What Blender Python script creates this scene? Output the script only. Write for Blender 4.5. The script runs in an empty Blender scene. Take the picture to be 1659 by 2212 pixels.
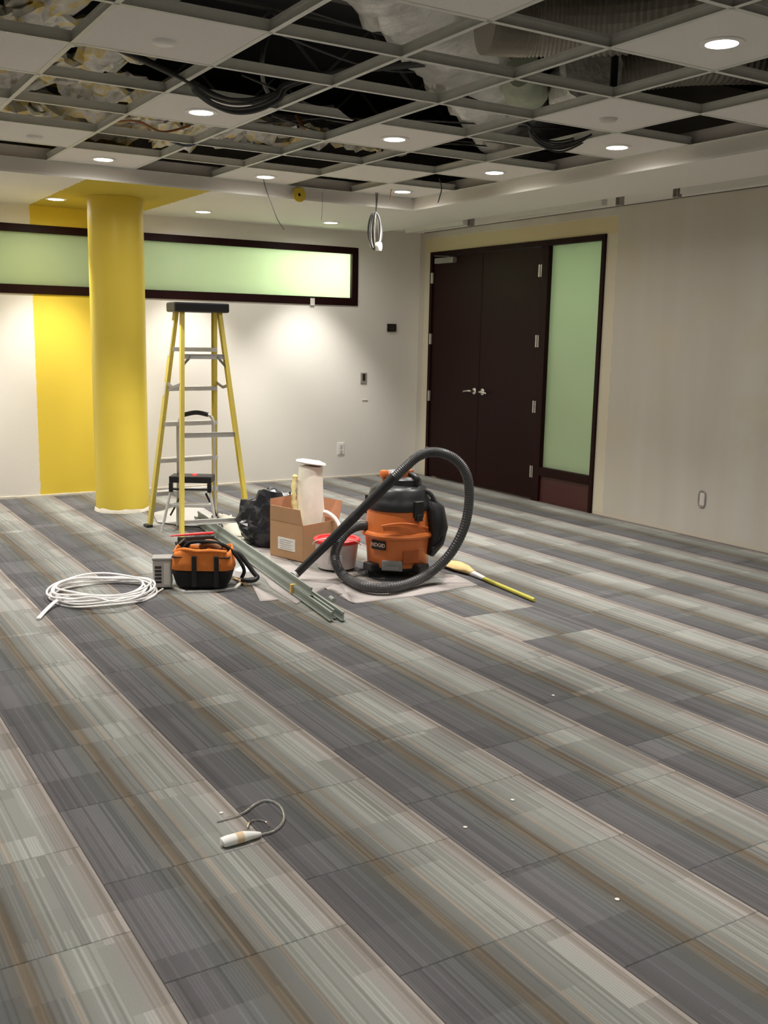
import bpy, bmesh, math, random
from mathutils import Vector, Matrix, noise
random.seed(7)
C = bpy.context.scene.collection
PI = math.pi
# ------------------------------------------------------------------ camera
CAM = Vector((-6.137, -9.342, 1.5))
FW = Vector((0.515850, 0.839231, -0.172017)); RT = Vector((0.853529, -0.520689, 0.019274)); UP = RT.cross(FW)
FPX = 2170.1
cam = bpy.data.cameras.new('camera'); cam_o = bpy.data.objects.new('camera', cam); C.objects.link(cam_o)
cam.sensor_fit = 'HORIZONTAL'; cam.sensor_width = 36.0; cam.lens = FPX / 1659 * 36
cam_o.matrix_world = Matrix(((RT.x, UP.x, -FW.x, CAM.x), (RT.y, UP.y, -FW.y, CAM.y), (RT.z, UP.z, -FW.z, CAM.z), (0, 0, 0, 1)))
cam.clip_start = 0.05
bpy.context.scene.camera = cam_o
# ------------------------------------------------------------------ world, exposure
w = bpy.data.worlds.new('world'); bpy.context.scene.world = w; w.use_nodes = True
w.node_tree.nodes['Background'].inputs[0].default_value = (0.5, 0.5, 0.5, 1)
w.node_tree.nodes['Background'].inputs[1].default_value = 0.0
vs = bpy.context.scene.view_settings
vs.view_transform = 'Standard'; vs.look = 'None'; vs.gamma = 1; vs.use_curve_mapping = False
vs.exposure = 0.33
SPOT_W = 112.0        # narrow beam of every ceiling downlight
WIDE_W = 13.0        # its wide spill
LAMP_COL = (1.0, 0.955, 0.89)
# light of the corridors behind the frosted glass
HALL_LIGHTS = [((-1.02, 0.30, 2.26), 62, 0.06, (1, 0.97, 0.92)), ((-1.4, 0.8, 2.2), 40, 0.2, (1, 0.97, 0.85)), ((-4.14, 0.36, 2.06), 2.6, 0.08, (1, 0.75, 0.22)),
               ((-5.0, 1.4, 2.2), 7, 0.2, (0.85, 0.97, 0.95)), ((0.75, -2.5, 1.95), 9, 0.12, (0.85, 1, 0.8)), ((1.0, -3.4, 1.0), 11, 0.2, (1, 0.95, 0.85)), ((1.0, -1.0, 2.4), 8, 0.2, (1, 0.95, 0.85))]

def ray(u, v):
    return FW + RT * ((u - 829.5) / FPX) - UP * ((v - 1106) / FPX)
def fl(u, v, z=0.0):            # point of the horizontal plane z seen at a pixel
    r = ray(u, v); return CAM + r * ((z - CAM.z) / r.z)
def pl(u, v, g):                # point of the upright plane through g (facing the camera)
    n = Vector((FW.x, FW.y, 0)); r = ray(u, v); return CAM + r * ((Vector(g) - CAM).dot(n) / r.dot(n))
def proj(P):
    d = Vector(P) - CAM; z = d.dot(FW)
    if z < 0.1: return None
    return 829.5 + FPX * d.dot(RT) / z, 1106 - FPX * d.dot(UP) / z
def infr(pts, m=0):
    for P in pts:
        q = proj(P)
        if q and -m < q[0] < 1659 + m and -m < q[1] < 2212 + m: return True
    return False

# ------------------------------------------------------------------ materials
MATS = {}
def mat(name, col, rough=0.6, metal=0.0, noise_amt=0.06, nscale=30, bump=0.0, bscale=200, **kw):
    if name in MATS: return MATS[name]
    m = bpy.data.materials.new(name); m.use_nodes = True; MATS[name] = m
    nt = m.node_tree; b = nt.nodes['Principled BSDF']
    b.inputs['Roughness'].default_value = rough; b.inputs['Metallic'].default_value = metal
    tc = nt.nodes.new('ShaderNodeTexCoord')
    n = nt.nodes.new('ShaderNodeTexNoise'); n.inputs['Scale'].default_value = nscale; n.inputs['Detail'].default_value = 3
    nt.links.new(tc.outputs['Object'], n.inputs['Vector'])
    mx = nt.nodes.new('ShaderNodeMix'); mx.data_type = 'RGBA'
    a = [max(0, c * (1 - noise_amt)) for c in col]; d = [min(1, c * (1 + noise_amt)) for c in col]
    mx.inputs[6].default_value = (*a, 1); mx.inputs[7].default_value = (*d, 1)
    nt.links.new(n.outputs['Fac'], mx.inputs[0]); nt.links.new(mx.outputs[2], b.inputs['Base Color'])
    if bump:
        n2 = nt.nodes.new('ShaderNodeTexNoise'); n2.inputs['Scale'].default_value = bscale
        nt.links.new(tc.outputs['Object'], n2.inputs['Vector'])
        bp = nt.nodes.new('ShaderNodeBump'); bp.inputs['Strength'].default_value = bump; bp.inputs['Distance'].default_value = 0.01
        nt.links.new(n2.outputs['Fac'], bp.inputs['Height']); nt.links.new(bp.outputs[0], b.inputs['Normal'])
    for k, v in kw.items(): b.inputs[k.replace('_', ' ')].default_value = v
    return m

class NT:
    def __init__(s, m): s.nt = m.node_tree
    def n(s, t, **kw):
        x = s.nt.nodes.new(t)
        for k, v in kw.items(): setattr(x, k, v)
        return x
    def L(s, a, b): s.nt.links.new(a, b)
    def m(s, op, a, b=None, c=None, clamp=False):
        x = s.n('ShaderNodeMath', operation=op); x.use_clamp = clamp
        for i, v in enumerate((a, b, c)):
            if v is None: continue
            if isinstance(v, (int, float)): x.inputs[i].default_value = v
            else: s.L(v, x.inputs[i])
        return x.outputs[0]
    def mix(s, f, a, b, mode='MIX'):
        x = s.n('ShaderNodeMix', data_type='RGBA', blend_type=mode)
        for i, v in ((0, f), (6, a), (7, b)):
            if isinstance(v, (int, float)): x.inputs[i].default_value = v
            elif isinstance(v, tuple): x.inputs[i].default_value = (*v, 1)
            else: s.L(v, x.inputs[i])
        return x.outputs[2]
    def comb(s, a, b, c):
        x = s.n('ShaderNodeCombineXYZ')
        for i, v in enumerate((a, b, c)):
            if isinstance(v, (int, float)): x.inputs[i].default_value = v
            else: s.L(v, x.inputs[i])
        return x.outputs[0]
    def wn(s, vec):
        x = s.n('ShaderNodeTexWhiteNoise', noise_dimensions='3D'); s.L(vec, x.inputs['Vector']); return x.outputs['Value']

def noisetex(g, vec, sc, det=3):
    x = g.n('ShaderNodeTexNoise'); x.inputs['Scale'].default_value = sc; x.inputs['Detail'].default_value = det
    g.L(vec, x.inputs['Vector']); return x.outputs['Fac']

def carpet_mat():
    m = bpy.data.materials.new('striped_carpet'); m.use_nodes = True; g = NT(m); b = m.node_tree.nodes['Principled BSDF']
    geo = g.n('ShaderNodeTexCoord'); oi = g.n('ShaderNodeObjectInfo'); sx = g.n('ShaderNodeSeparateXYZ'); g.L(geo.outputs['Object'], sx.inputs[0])
    gp = g.n('ShaderNodeNewGeometry')
    X, Y = sx.outputs[0], sx.outputs[1]
    # u, v inside one 0.493 m tile (the stuff part is laid out on the same lattice)
    u = g.m('FRACT', g.m('ADD', g.m('DIVIDE', X, 0.493), 0.5)); vv = g.m('ADD', g.m('DIVIDE', Y, 0.493), 0.5)
    rnd = oi.outputs['Random']
    sp = g.n('ShaderNodeSeparateXYZ'); g.L(gp.outputs['Position'], sp.inputs[0])
    tilex = g.m('FLOOR', g.m('DIVIDE', g.m('ADD', sp.outputs[0], 5.445), 0.493))
    tiley = g.m('FLOOR', g.m('ADD', g.m('DIVIDE', g.m('ADD', sp.outputs[1], 6.29), 0.493), g.m('MULTIPLY', g.m('FLOORED_MODULO', tilex, 2.0), 0.507)))
    r1 = g.wn(g.comb(tilex, tiley, 3.3)); r2 = g.wn(g.comb(tilex, tiley, 9.1))
    wob = g.m('MULTIPLY', g.m('SUBTRACT', noisetex(g, g.comb(g.m('MULTIPLY', X, 3), g.m('MULTIPLY', Y, 12), r1), 1.0), 0.5), 0.02)
    uw = g.m('ADD', u, g.m('MULTIPLY', wob, g.m('MULTIPLY', g.m('SUBTRACT', 1.0, u), g.m('MULTIPLY', u, 4.0))))
    cr = g.n('ShaderNodeValToRGB'); g.L(uw, cr.inputs[0]); e = cr.color_ramp
    st = [(0, (0.136, 0.126, 0.125)), (.035, (0.096, 0.093, 0.097)), (.16, (0.117, 0.113, 0.120)), (.30, (0.110, 0.113, 0.113)), (.40, (0.117, 0.113, 0.102)), (.44, (0.149, 0.120, 0.089)),
          (.475, (0.115, 0.100, 0.078)), (.50, (0.158, 0.154, 0.142)), (.575, (0.172, 0.177, 0.167)), (.60, (0.255, 0.223, 0.184)), (.625, (0.220, 0.222, 0.203)), (.70, (0.257, 0.266, 0.246)), (.86, (0.257, 0.257, 0.240)),
          (.915, (0.279, 0.257, 0.240)), (.935, (0.227, 0.204, 0.180)), (.965, (0.194, 0.172, 0.150)), (.98, (0.298, 0.266, 0.246)), (1, (0.265, 0.238, 0.217))]
    e.elements[0].position = 0; e.elements[0].color = (*st[0][1], 1); e.elements[1].position = 1; e.elements[1].color = (*st[-1][1], 1)
    for p, c in st[1:-1]:
        q = e.elements.new(p); q.color = (*c, 1)
    # blocks along the tile: paler or duller, finely lined or plain
    band = g.m('FLOOR', g.m('MULTIPLY', g.m('ADD', uw, 0.4), 2.5)); lane = g.m('FLOOR', g.m('MULTIPLY', uw, 5.2))
    seg = g.m('FLOOR', g.m('ADD', g.m('MULTIPLY', vv, 1.7), g.m('MULTIPLY', g.wn(g.comb(band, r1, 1.7)), 3.0)))
    sv = g.wn(g.comb(band, seg, r2)); sl = g.wn(g.comb(band, seg, g.m('ADD', r2, 5.0)))
    segl = g.m('FLOOR', g.m('ADD', g.m('MULTIPLY', vv, 2.3), g.m('MULTIPLY', g.wn(g.comb(lane, r1, 4.7)), 3.0)))
    sv2 = g.wn(g.comb(lane, segl, g.m('ADD', r2, 2.0)))
    bright = g.m('ADD', g.m('ADD', 0.80, g.m('MULTIPLY', g.m('POWER', sv, 1.3), 0.26)), g.m('MULTIPLY', sv2, 0.05))
    # pin lines
    cell = g.m('FLOOR', g.m('MULTIPLY', u, 58.0)); cf = g.m('FRACT', g.m('MULTIPLY', u, 58.0))
    ln = g.wn(g.comb(cell, 2.5, r1))
    prof = g.m('SUBTRACT', 1.0, g.m('ABSOLUTE', g.m('SUBTRACT', g.m('MULTIPLY', cf, 2.0), 1.0)))
    prof = g.m('MULTIPLY', prof, 2.0, clamp=True)
    thr = g.m('ADD', 0.30, g.m('MULTIPLY', sl, 0.55))
    on = g.m('GREATER_THAN', ln, thr)
    lit = g.m('MULTIPLY', g.m('MULTIPLY', on, prof), 0.22)
    dk = g.m('MULTIPLY', g.m('MULTIPLY', g.m('LESS_THAN', ln, 0.13), prof), -0.17)
    linef = g.m('ADD', 1.0, g.m('ADD', lit, dk)); linef = g.m('SUBTRACT', linef, 0.05)
    tot = g.m('MULTIPLY', bright, linef)
    fine = noisetex(g, geo.outputs['Object'], 260, 2); big = noisetex(g, gp.outputs['Position'], 2.2, 2)
    tot = g.m('MULTIPLY', tot, g.m('ADD', 0.86, g.m('MULTIPLY', fine, 0.28)))
    tot = g.m('MULTIPLY', tot, g.m('ADD', 0.93, g.m('MULTIPLY', big, 0.14)))
    mul = g.n('ShaderNodeVectorMath', operation='SCALE'); g.L(cr.outputs[0], mul.inputs[0]); g.L(tot, mul.inputs['Scale'])
    g.L(mul.outputs[0], b.inputs['Base Color']); b.inputs['Roughness'].default_value = 0.95
    b.inputs['Specular IOR Level'].default_value = 0.15
    bp = g.n('ShaderNodeBump'); bp.inputs['Strength'].default_value = 0.5; bp.inputs['Distance'].default_value = 0.004
    g.L(g.m('ADD', g.m('MULTIPLY', fine, 0.5), g.m('MULTIPLY', cf, 0.5)), bp.inputs['Height']); g.L(bp.outputs[0], b.inputs['Normal'])
    return m
CARPET = carpet_mat()

YEL = (0.84, 0.64, 0.075)
def box_mask(g, a, lo, hi, wob=None, soft=0.006):
    # 1 where lo < a < hi
    if wob is not None: a = g.m('ADD', a, wob)
    l = g.m('DIVIDE', g.m('SUBTRACT', a, lo), soft, clamp=True); h = g.m('DIVIDE', g.m('SUBTRACT', hi, a), soft, clamp=True)
    return g.m('MULTIPLY', l, h)
def wall_mat(name, base, kind):
    m = bpy.data.materials.new(name); m.use_nodes = True; g = NT(m); b = m.node_tree.nodes['Principled BSDF']
    gp = g.n('ShaderNodeNewGeometry'); sp = g.n('ShaderNodeSeparateXYZ'); g.L(gp.outputs['Position'], sp.inputs[0]); X, Y, Z = sp.outputs
    P = gp.outputs['Position']
    big = noisetex(g, P, 1.3); fine = noisetex(g, P, 90)
    col = g.mix(big, tuple(c * .96 for c in base), tuple(min(1, c * 1.03) for c in base))
    wob = g.m('MULTIPLY', g.m('SUBTRACT', noisetex(g, P, 14), 0.5), 0.025)
    if kind == 'back':
        msk = box_mask(g, X, -4.075, -3.13, wob)
        col = g.mix(msk, col, YEL)
        skirt = g.m('MULTIPLY', g.m('LESS_THAN', g.m('ADD', Z, wob), 0.022), 0.85)
        col = g.mix(skirt, col, (0.86, 0.82, 0.74))
    if kind == 'right':
        # bare, patched plaster: vertical taping bands and a yellowed border round the door frame
        vb = noisetex(g, g.comb(0.0, g.m('MULTIPLY', Y, 2.4), g.m('MULTIPLY', Z, 0.25)), 1.0, 2)
        vb2 = g.m('MULTIPLY', g.m('SUBTRACT', vb, 0.44), 5.0, clamp=True)
        col = g.mix(vb2, (0.55, 0.515, 0.465), (0.60, 0.575, 0.53))
        pt = g.m('MULTIPLY', g.m('SUBTRACT', noisetex(g, P, 2.1, 4), 0.52), 6.0, clamp=True)
        col = g.mix(g.m('MULTIPLY', pt, 0.6), col, (0.57, 0.52, 0.41))
        w2 = g.m('MULTIPLY', g.m('SUBTRACT', noisetex(g, P, 9), 0.5), 0.05)
        oy = box_mask(g, Y, -2.99, -0.10, w2); oz = g.m('LESS_THAN', g.m('ADD', Z, w2), 2.535)
        ring = g.m('MULTIPLY', oy, oz)
        col = g.mix(g.m('MULTIPLY', ring, 0.8), col, (0.66, 0.605, 0.46))
        tp = g.m('MULTIPLY', oy, box_mask(g, Z, 2.385, 2.53, w2))
        col = g.mix(g.m('MULTIPLY', tp, 0.7), col, (0.62, 0.53, 0.29))
        sk = g.m('MULTIPLY', g.m('LESS_THAN', g.m('ADD', Z, w2), 0.03), 0.7)
        col = g.mix(sk, col, (0.60, 0.54, 0.45))
    if kind == 'soffit':
        my = g.m('GREATER_THAN', g.m('ADD', Y, 0.0), -1.846)
        wx = g.m('MULTIPLY', g.m('SUBTRACT', noisetex(g, P, 16), 0.5), 0.05)
        up = g.m('LESS_THAN', Z, 2.5665)
        msk = g.m('MULTIPLY', g.m('MULTIPLY', box_mask(g, X, -4.08, -3.13, wx), my), up)
        col = g.mix(msk, col, (0.60, 0.46, 0.05))
    f2 = g.m('ADD', 0.96, g.m('MULTIPLY', fine, 0.08))
    mul = g.n('ShaderNodeVectorMath', operation='SCALE'); g.L(col, mul.inputs[0]); g.L(f2, mul.inputs['Scale'])
    g.L(mul.outputs[0], b.inputs['Base Color']); b.inputs['Roughness'].default_value = 0.75
    b.inputs['Specular IOR Level'].default_value = 0.3
    bp = g.n('ShaderNodeBump'); bp.inputs['Strength'].default_value = 0.12; bp.inputs['Distance'].default_value = 0.003
    g.L(fine, bp.inputs['Height']); g.L(bp.outputs[0], b.inputs['Normal'])
    return m
W_BACK = wall_mat('white_wall_paint', (0.86, 0.83, 0.78), 'back')
W_RIGHT = wall_mat('bare_plaster_wall', (0.70, 0.65, 0.59), 'right')
W_PLAIN = wall_mat('plain_wall_paint', (0.76, 0.73, 0.68), 'plain')
SOFFIT = wall_mat('soffit_paint', (0.84, 0.82, 0.77), 'soffit')

def brown_wood():
    m = bpy.data.materials.new('dark_maroon_wood'); m.use_nodes = True; g = NT(m); b = m.node_tree.nodes['Principled BSDF']
    gp = g.n('ShaderNodeNewGeometry'); sp = g.n('ShaderNodeSeparateXYZ'); g.L(gp.outputs['Position'], sp.inputs[0])
    v = g.comb(g.m('MULTIPLY', sp.outputs[0], 60), g.m('MULTIPLY', sp.outputs[1], 60), g.m('MULTIPLY', sp.outputs[2], 3))
    f = noisetex(g, v, 1.0, 4)
    g.L(g.mix(f, (0.012, 0.003, 0.003), (0.022, 0.006, 0.005)), b.inputs['Base Color'])
    b.inputs['Roughness'].default_value = 0.5; b.inputs['Specular IOR Level'].default_value = 0.12
    return m
WOOD = brown_wood()

def frosted(name, c1, c2):
    m = bpy.data.materials.new(name); m.use_nodes = True; g = NT(m); nt = m.node_tree
    nt.nodes.remove(nt.nodes['Principled BSDF']); out = nt.nodes['Material Output']
    tr = g.n('ShaderNodeBsdfTranslucent'); df = g.n('ShaderNodeBsdfDiffuse'); gl = g.n('ShaderNodeBsdfGlossy'); gl.inputs['Roughness'].default_value = 0.35
    gp = g.n('ShaderNodeNewGeometry'); f = noisetex(g, gp.outputs['Position'], 3.0, 3)
    col = g.mix(f, c1, c2); g.L(col, tr.inputs[0]); g.L(col, df.inputs[0])
    m1 = g.n('ShaderNodeMixShader'); m1.inputs[0].default_value = 0.28; g.L(tr.outputs[0], m1.inputs[1]); g.L(df.outputs[0], m1.inputs[2])
    fr = g.n('ShaderNodeFresnel'); fr.inputs[0].default_value = 1.3
    m2 = g.n('ShaderNodeMixShader'); g.L(fr.outputs[0], m2.inputs[0]); g.L(m1.outputs[0], m2.inputs[1]); g.L(gl.outputs[0], m2.inputs[2])
    g.L(m2.outputs[0], out.inputs[0]); return m
GLASS = frosted('frosted_green_glass', (0.66, 0.78, 0.59), (0.70, 0.81, 0.62))

def emis(name, col, s):
    m = bpy.data.materials.new(name); m.use_nodes = True; nt = m.node_tree; b = nt.nodes['Principled BSDF']
    b.inputs['Base Color'].default_value = (*col, 1); b.inputs['Emission Color'].default_value = (*col, 1); b.inputs['Emission Strength'].default_value = s
    return m
LENS = emis('downlight_lens', (1, 0.94, 0.84), 9.0)
def clear(name, col, rough=0.08, trans=0.9):
    return mat(name, col, rough, noise_amt=0.03, Transmission_Weight=trans, IOR=1.3)

M = dict(
    tile=mat('ceiling_tile_mineral', (0.86, 0.83, 0.79), 0.95, noise_amt=0.05, nscale=60, bump=0.25, bscale=180),
    tee=mat('painted_steel_tee', (0.72, 0.72, 0.66), 0.5, noise_amt=0.12, nscale=12),
    steel=mat('galvanised_steel', (0.34, 0.33, 0.31), 0.45, 0.5, 0.15, 9),
    deck=mat('black_roof_deck', (0.03, 0.03, 0.03), 0.9, noise_amt=0.3, nscale=4),
    joist=mat('dark_steel_joist', (0.11, 0.11, 0.105), 0.7, noise_amt=0.3, nscale=8),
    black=mat('black_plastic', (0.016, 0.016, 0.018), 0.38, noise_amt=0.1),
    blackr=mat('black_rubber', (0.024, 0.024, 0.026), 0.5, noise_amt=0.15),
    hose=mat('grey_black_hose', (0.055, 0.055, 0.058), 0.42, noise_amt=0.12),
    fabric=mat('black_fabric', (0.01, 0.01, 0.011), 0.9, bump=0.4, bscale=300),
    orange=mat('orange_plastic', (0.74, 0.20, 0.05), 0.33, noise_amt=0.05),
    orangef=mat('orange_fabric', (0.80, 0.23, 0.04), 0.85, bump=0.3, bscale=300),
    white=mat('white_plastic', (0.90, 0.89, 0.86), 0.4, noise_amt=0.03),
    chrome=mat('satin_chrome', (0.62, 0.60, 0.57), 0.28, 1.0, 0.05),
    alu=mat('brushed_aluminium', (0.74, 0.73, 0.71), 0.4, 0.35, 0.1, 40),
    ladder=mat('yellow_fibreglass', (0.80, 0.64, 0.12), 0.45, noise_amt=0.07),
    lab=mat('pale_sticker', (0.78, 0.76, 0.70), 0.6),
    card=mat('brown_cardboard', (0.46, 0.27, 0.14), 0.85, noise_amt=0.08, nscale=12),
    cardin=mat('inner_cardboard', (0.44, 0.20, 0.11), 0.85, noise_amt=0.08, nscale=12),
    red=mat('red_plastic', (0.75, 0.045, 0.05), 0.35),
    pail=mat('cloudy_white_pail', (0.68, 0.62, 0.60), 0.35, noise_amt=0.12, nscale=18),
    sage=mat('sage_grey_painted_metal', (0.30, 0.335, 0.30), 0.5, noise_amt=0.12, nscale=20),
    canvas=mat('dusty_drop_cloth', (0.36, 0.33, 0.315), 0.95, noise_amt=0.15, nscale=8, bump=0.2, bscale=60),
    cream=mat('cream_paper', (0.90, 0.87, 0.76), 0.85, noise_amt=0.12, nscale=14),
    blue=mat('blue_plastic', (0.04, 0.16, 0.62), 0.4),
    bag=mat('black_bin_bag', (0.018, 0.018, 0.022), 0.25, noise_amt=0.2),
    yellow=mat('yellow_plastic', (0.72, 0.52, 0.05), 0.5),
    yhandle=mat('olive_yellow_handle', (0.50, 0.46, 0.07), 0.4),
    bristle=mat('tan_bristles', (0.68, 0.50, 0.24), 0.9, noise_amt=0.2, nscale=90),
    cable=mat('grey_cable', (0.06, 0.06, 0.06), 0.5), cableb=mat('dark_blue_cable', (0.03, 0.05, 0.12), 0.5), cableo=mat('orange_cable', (0.42, 0.17, 0.05), 0.5),
    wcable=mat('white_cable', (0.93, 0.91, 0.90), 0.4),
    dark=mat('dark_switch', (0.02, 0.018, 0.015), 0.5), plate=mat('off_white_plate', (0.66, 0.63, 0.58), 0.45),
    yelpaint=mat('yellow_column_paint', YEL, 0.42, noise_amt=0.04, nscale=3),
    plaster=mat('raw_plaster', (0.70, 0.65, 0.55), 0.9, noise_amt=0.2, nscale=25),
    ctube=clear('clear_tube', (0.95, 0.97, 1.0), 0.06, 0.97),
    tan=mat('tan_label', (0.72, 0.56, 0.36), 0.6),
    brown=mat('brown_leather', (0.30, 0.14, 0.07), 0.6),
    greyp=mat('grey_plastic', (0.30, 0.29, 0.28), 0.5),
)
def foil_mat(name, cols, metal, sc=3.0, seed=0):
    m = bpy.data.materials.new(name); m.use_nodes = True; g = NT(m); b = m.node_tree.nodes['Principled BSDF']
    gp = g.n('ShaderNodeNewGeometry'); mp = g.n('ShaderNodeMapping'); mp.inputs['Location'].default_value = (seed, seed * 1.7, 0)
    g.L(gp.outputs['Position'], mp.inputs[0]); f = noisetex(g, mp.outputs[0], sc, 5)
    cr = g.n('ShaderNodeValToRGB'); g.L(f, cr.inputs[0]); e = cr.color_ramp
    while len(e.elements) > 1: e.elements.remove(e.elements[-1])
    e.elements[0].position = cols[0][0]; e.elements[0].color = (*cols[0][1], 1)
    for p, c in cols[1:]:
        q = e.elements.new(p); q.color = (*c, 1)
    g.L(cr.outputs[0], b.inputs['Base Color']); b.inputs['Roughness'].default_value = 0.38; b.inputs['Metallic'].default_value = metal
    bp = g.n('ShaderNodeBump'); bp.inputs['Strength'].default_value = 0.7; bp.inputs['Distance'].default_value = 0.02
    g.L(noisetex(g, mp.outputs[0], 16, 4), bp.inputs['Height']); g.L(bp.outputs[0], b.inputs['Normal'])
    return m
M['foil'] = foil_mat('wrinkled_duct_foil', [(0.3, (0.5, 0.5, 0.47)), (0.5, (0.85, 0.84, 0.82)), (0.7, (0.7, 0.7, 0.66))], 0.3)
M['batt'] = foil_mat('foil_and_yellow_insulation', [(0.33, (0.24, 0.19, 0.13)), (0.40, (0.65, 0.64, 0.58)), (0.50, (0.88, 0.86, 0.82)), (0.545, (0.90, 0.70, 0.20)), (0.60, (0.78, 0.76, 0.66)), (0.7, (0.92, 0.90, 0.82))], 0.1, 6.0, 3)

# ------------------------------------------------------------------ mesh helpers
class MB:
    def __init__(s): s.v = []; s.f = []
    def add(s, vs, fs):
        k = len(s.v); s.v += [tuple(v) for v in vs]; s.f += [tuple(i + k for i in f) for f in fs]; return s
    def box(s, lo, hi, mtx=None):
        x0, y0, z0 = lo; x1, y1, z1 = hi
        vs = [Vector(p) for p in ((x0, y0, z0), (x1, y0, z0), (x1, y1, z0), (x0, y1, z0), (x0, y0, z1), (x1, y0, z1), (x1, y1, z1), (x0, y1, z1))]
        if mtx: vs = [mtx @ v for v in vs]
        return s.add(vs, [(0, 3, 2, 1), (4, 5, 6, 7), (0, 1, 5, 4), (1, 2, 6, 5), (2, 3, 7, 6), (3, 0, 4, 7)])
    def bar(s, a, b, w, h, upv=(0, 0, 1)):
        a = Vector(a); b = Vector(b); d = (b - a).normalized(); sd = d.cross(Vector(upv)).normalized(); u = sd.cross(d)
        vs = []
        for p in (a, b):
            for i, j in ((-1, -1), (1, -1), (1, 1), (-1, 1)): vs.append(p + sd * (i * w / 2) + u * (j * h / 2))
        return s.add(vs, [(0, 1, 2, 3), (7, 6, 5, 4), (0, 4, 5, 1), (1, 5, 6, 2), (2, 6, 7, 3), (3, 7, 4, 0)])
    def chan(s, a, b, w, h, t, upv):
        # C-channel: web of width w, two flanges of height h toward upv
        a = Vector(a); b = Vector(b); d = (b - a).normalized(); sd = d.cross(Vector(upv)).normalized(); u = sd.cross(d)
        s.bar(a, b, w, t, upv)
        for k in (-1, 1): s.bar(a + sd * k * (w / 2 - t / 2) + u * (h / 2 + t / 2), b + sd * k * (w / 2 - t / 2) + u * (h / 2 + t / 2), t, h, upv)
        return s
    def tube(s, pts, r, n=8, closed=False, ribs=0.0):
        pts = [Vector(p) for p in pts]; N = len(pts); rings = []
        prev = None
        for i, p in enumerate(pts):
            if closed: d = (pts[(i + 1) % N] - pts[i - 1]).normalized()
            else: d = (pts[min(i + 1, N - 1)] - pts[max(i - 1, 0)]).normalized()
            if prev is None:
                a = Vector((0, 0, 1)) if abs(d.z) < .9 else Vector((1, 0, 0)); sd = d.cross(a).normalized()
            else:
                sd = prev - d * prev.dot(d); sd = sd.normalized() if sd.length > 1e-6 else prev
            prev = sd; u = d.cross(sd)
            rr = r[i] if isinstance(r, (list, tuple)) else r
            if ribs and i % 2: rr = rr * (1 - ribs)
            rings.append([p + (sd * math.cos(2 * PI * k / n) + u * math.sin(2 * PI * k / n)) * rr for k in range(n)])
        vs = [v for rg in rings for v in rg]; fs = []
        for i in range(N if closed else N - 1):
            j = (i + 1) % N
            for k in range(n): fs.append((i * n + k, j * n + k, j * n + (k + 1) % n, i * n + (k + 1) % n))
        if not closed: fs.append(tuple(range(n))[::-1]); fs.append(tuple((N - 1) * n + k for k in range(n)))
        return s.add(vs, fs)
    def lathe(s, prof, c=(0, 0, 0), n=32, mtx=None):
        vs = []; fs = []; c = Vector(c)
        for r, z in prof:
            for k in range(n):
                q = Vector((r * math.cos(2 * PI * k / n), r * math.sin(2 * PI * k / n), z))
                if mtx: q = mtx @ q
                vs.append(c + q)
        for i in range(len(prof) - 1):
            for k in range(n): fs.append((i * n + k, i * n + (k + 1) % n, (i + 1) * n + (k + 1) % n, (i + 1) * n + k))
        if prof[0][0] > 1e-6: fs.append(tuple(range(n))[::-1])
        if prof[-1][0] > 1e-6: fs.append(tuple((len(prof) - 1) * n + k for k in range(n)))
        return s.add(vs, fs)
    def prism(s, poly, z0, z1):
        n = len(poly); vs = [(x, y, z0) for x, y in poly] + [(x, y, z1) for x, y in poly]
        return s.add(vs, [tuple(range(n))[::-1], tuple(range(n, 2 * n))] + [(i, (i + 1) % n, n + (i + 1) % n, n + i) for i in range(n)])
    def obj(s, name, m, parent=None, smooth=False, bevel=0.0, off=None, segs=2):
        me = bpy.data.meshes.new(name)
        vs = s.v if off is None else [tuple(Vector(v) - Vector(off)) for v in s.v]
        me.from_pydata(vs, [], s.f); me.update()
        if smooth:
            for p in me.polygons: p.use_smooth = True
        me.materials.append(m)
        o = bpy.data.objects.new(name, me); C.objects.link(o)
        if off is not None: o.location = off
        if parent: o.parent = parent
        if bevel:
            b = o.modifiers.new('bevel', 'BEVEL'); b.width = bevel; b.segments = segs; b.limit_method = 'ANGLE'
        if smooth:
            wn = o.modifiers.new('smooth', 'EDGE_SPLIT'); wn.split_angle = math.radians(38)
        return o
def tag(o, label=None, cat=None, group=None, kind=None):
    for k, v in (('label', label), ('category', cat), ('group', group), ('kind', kind)):
        if v: o[k] = v
    return o
def empty(name, loc=(0, 0, 0), label=None, cat=None, group=None, rz=0):
    o = bpy.data.objects.new(name, None); C.objects.link(o); o.location = loc; o.rotation_euler = (0, 0, rz); o.empty_display_size = 0.1
    return tag(o, label, cat, group)
def cat_rom(pts, n=8, closed=False):
    P = [Vector(p) for p in pts]; out = []; N = len(P)
    for i in range(N if closed else N - 1):
        if closed: a, b, c, d = P[i - 1], P[i], P[(i + 1) % N], P[(i + 2) % N]
        else: a, b, c, d = P[max(i - 1, 0)], P[i], P[i + 1], P[min(i + 2, N - 1)]
        for k in range(n):
            t = k / n
            out.append(0.5 * ((2 * b) + (c - a) * t + (2 * a - 5 * b + 4 * c - d) * t * t + (3 * b - a - 3 * c + d) * t ** 3))
    if not closed: out.append(P[-1])
    return out

# ------------------------------------------------------------------ dimensions
S = 0.6096; GX, GY, GZ = -3.7364, -6.1178, 2.6646
I0, I1, J0, J1 = -7, 4, -8, 7          # node range of the suspended grid
XL, YF = -9.3, -12.2                  # left and near walls
SZ = 2.565                            # soffit height
def node(i, j, z=GZ): return Vector((GX + i * S, GY + j * S, z))
DECK = 3.62
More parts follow.
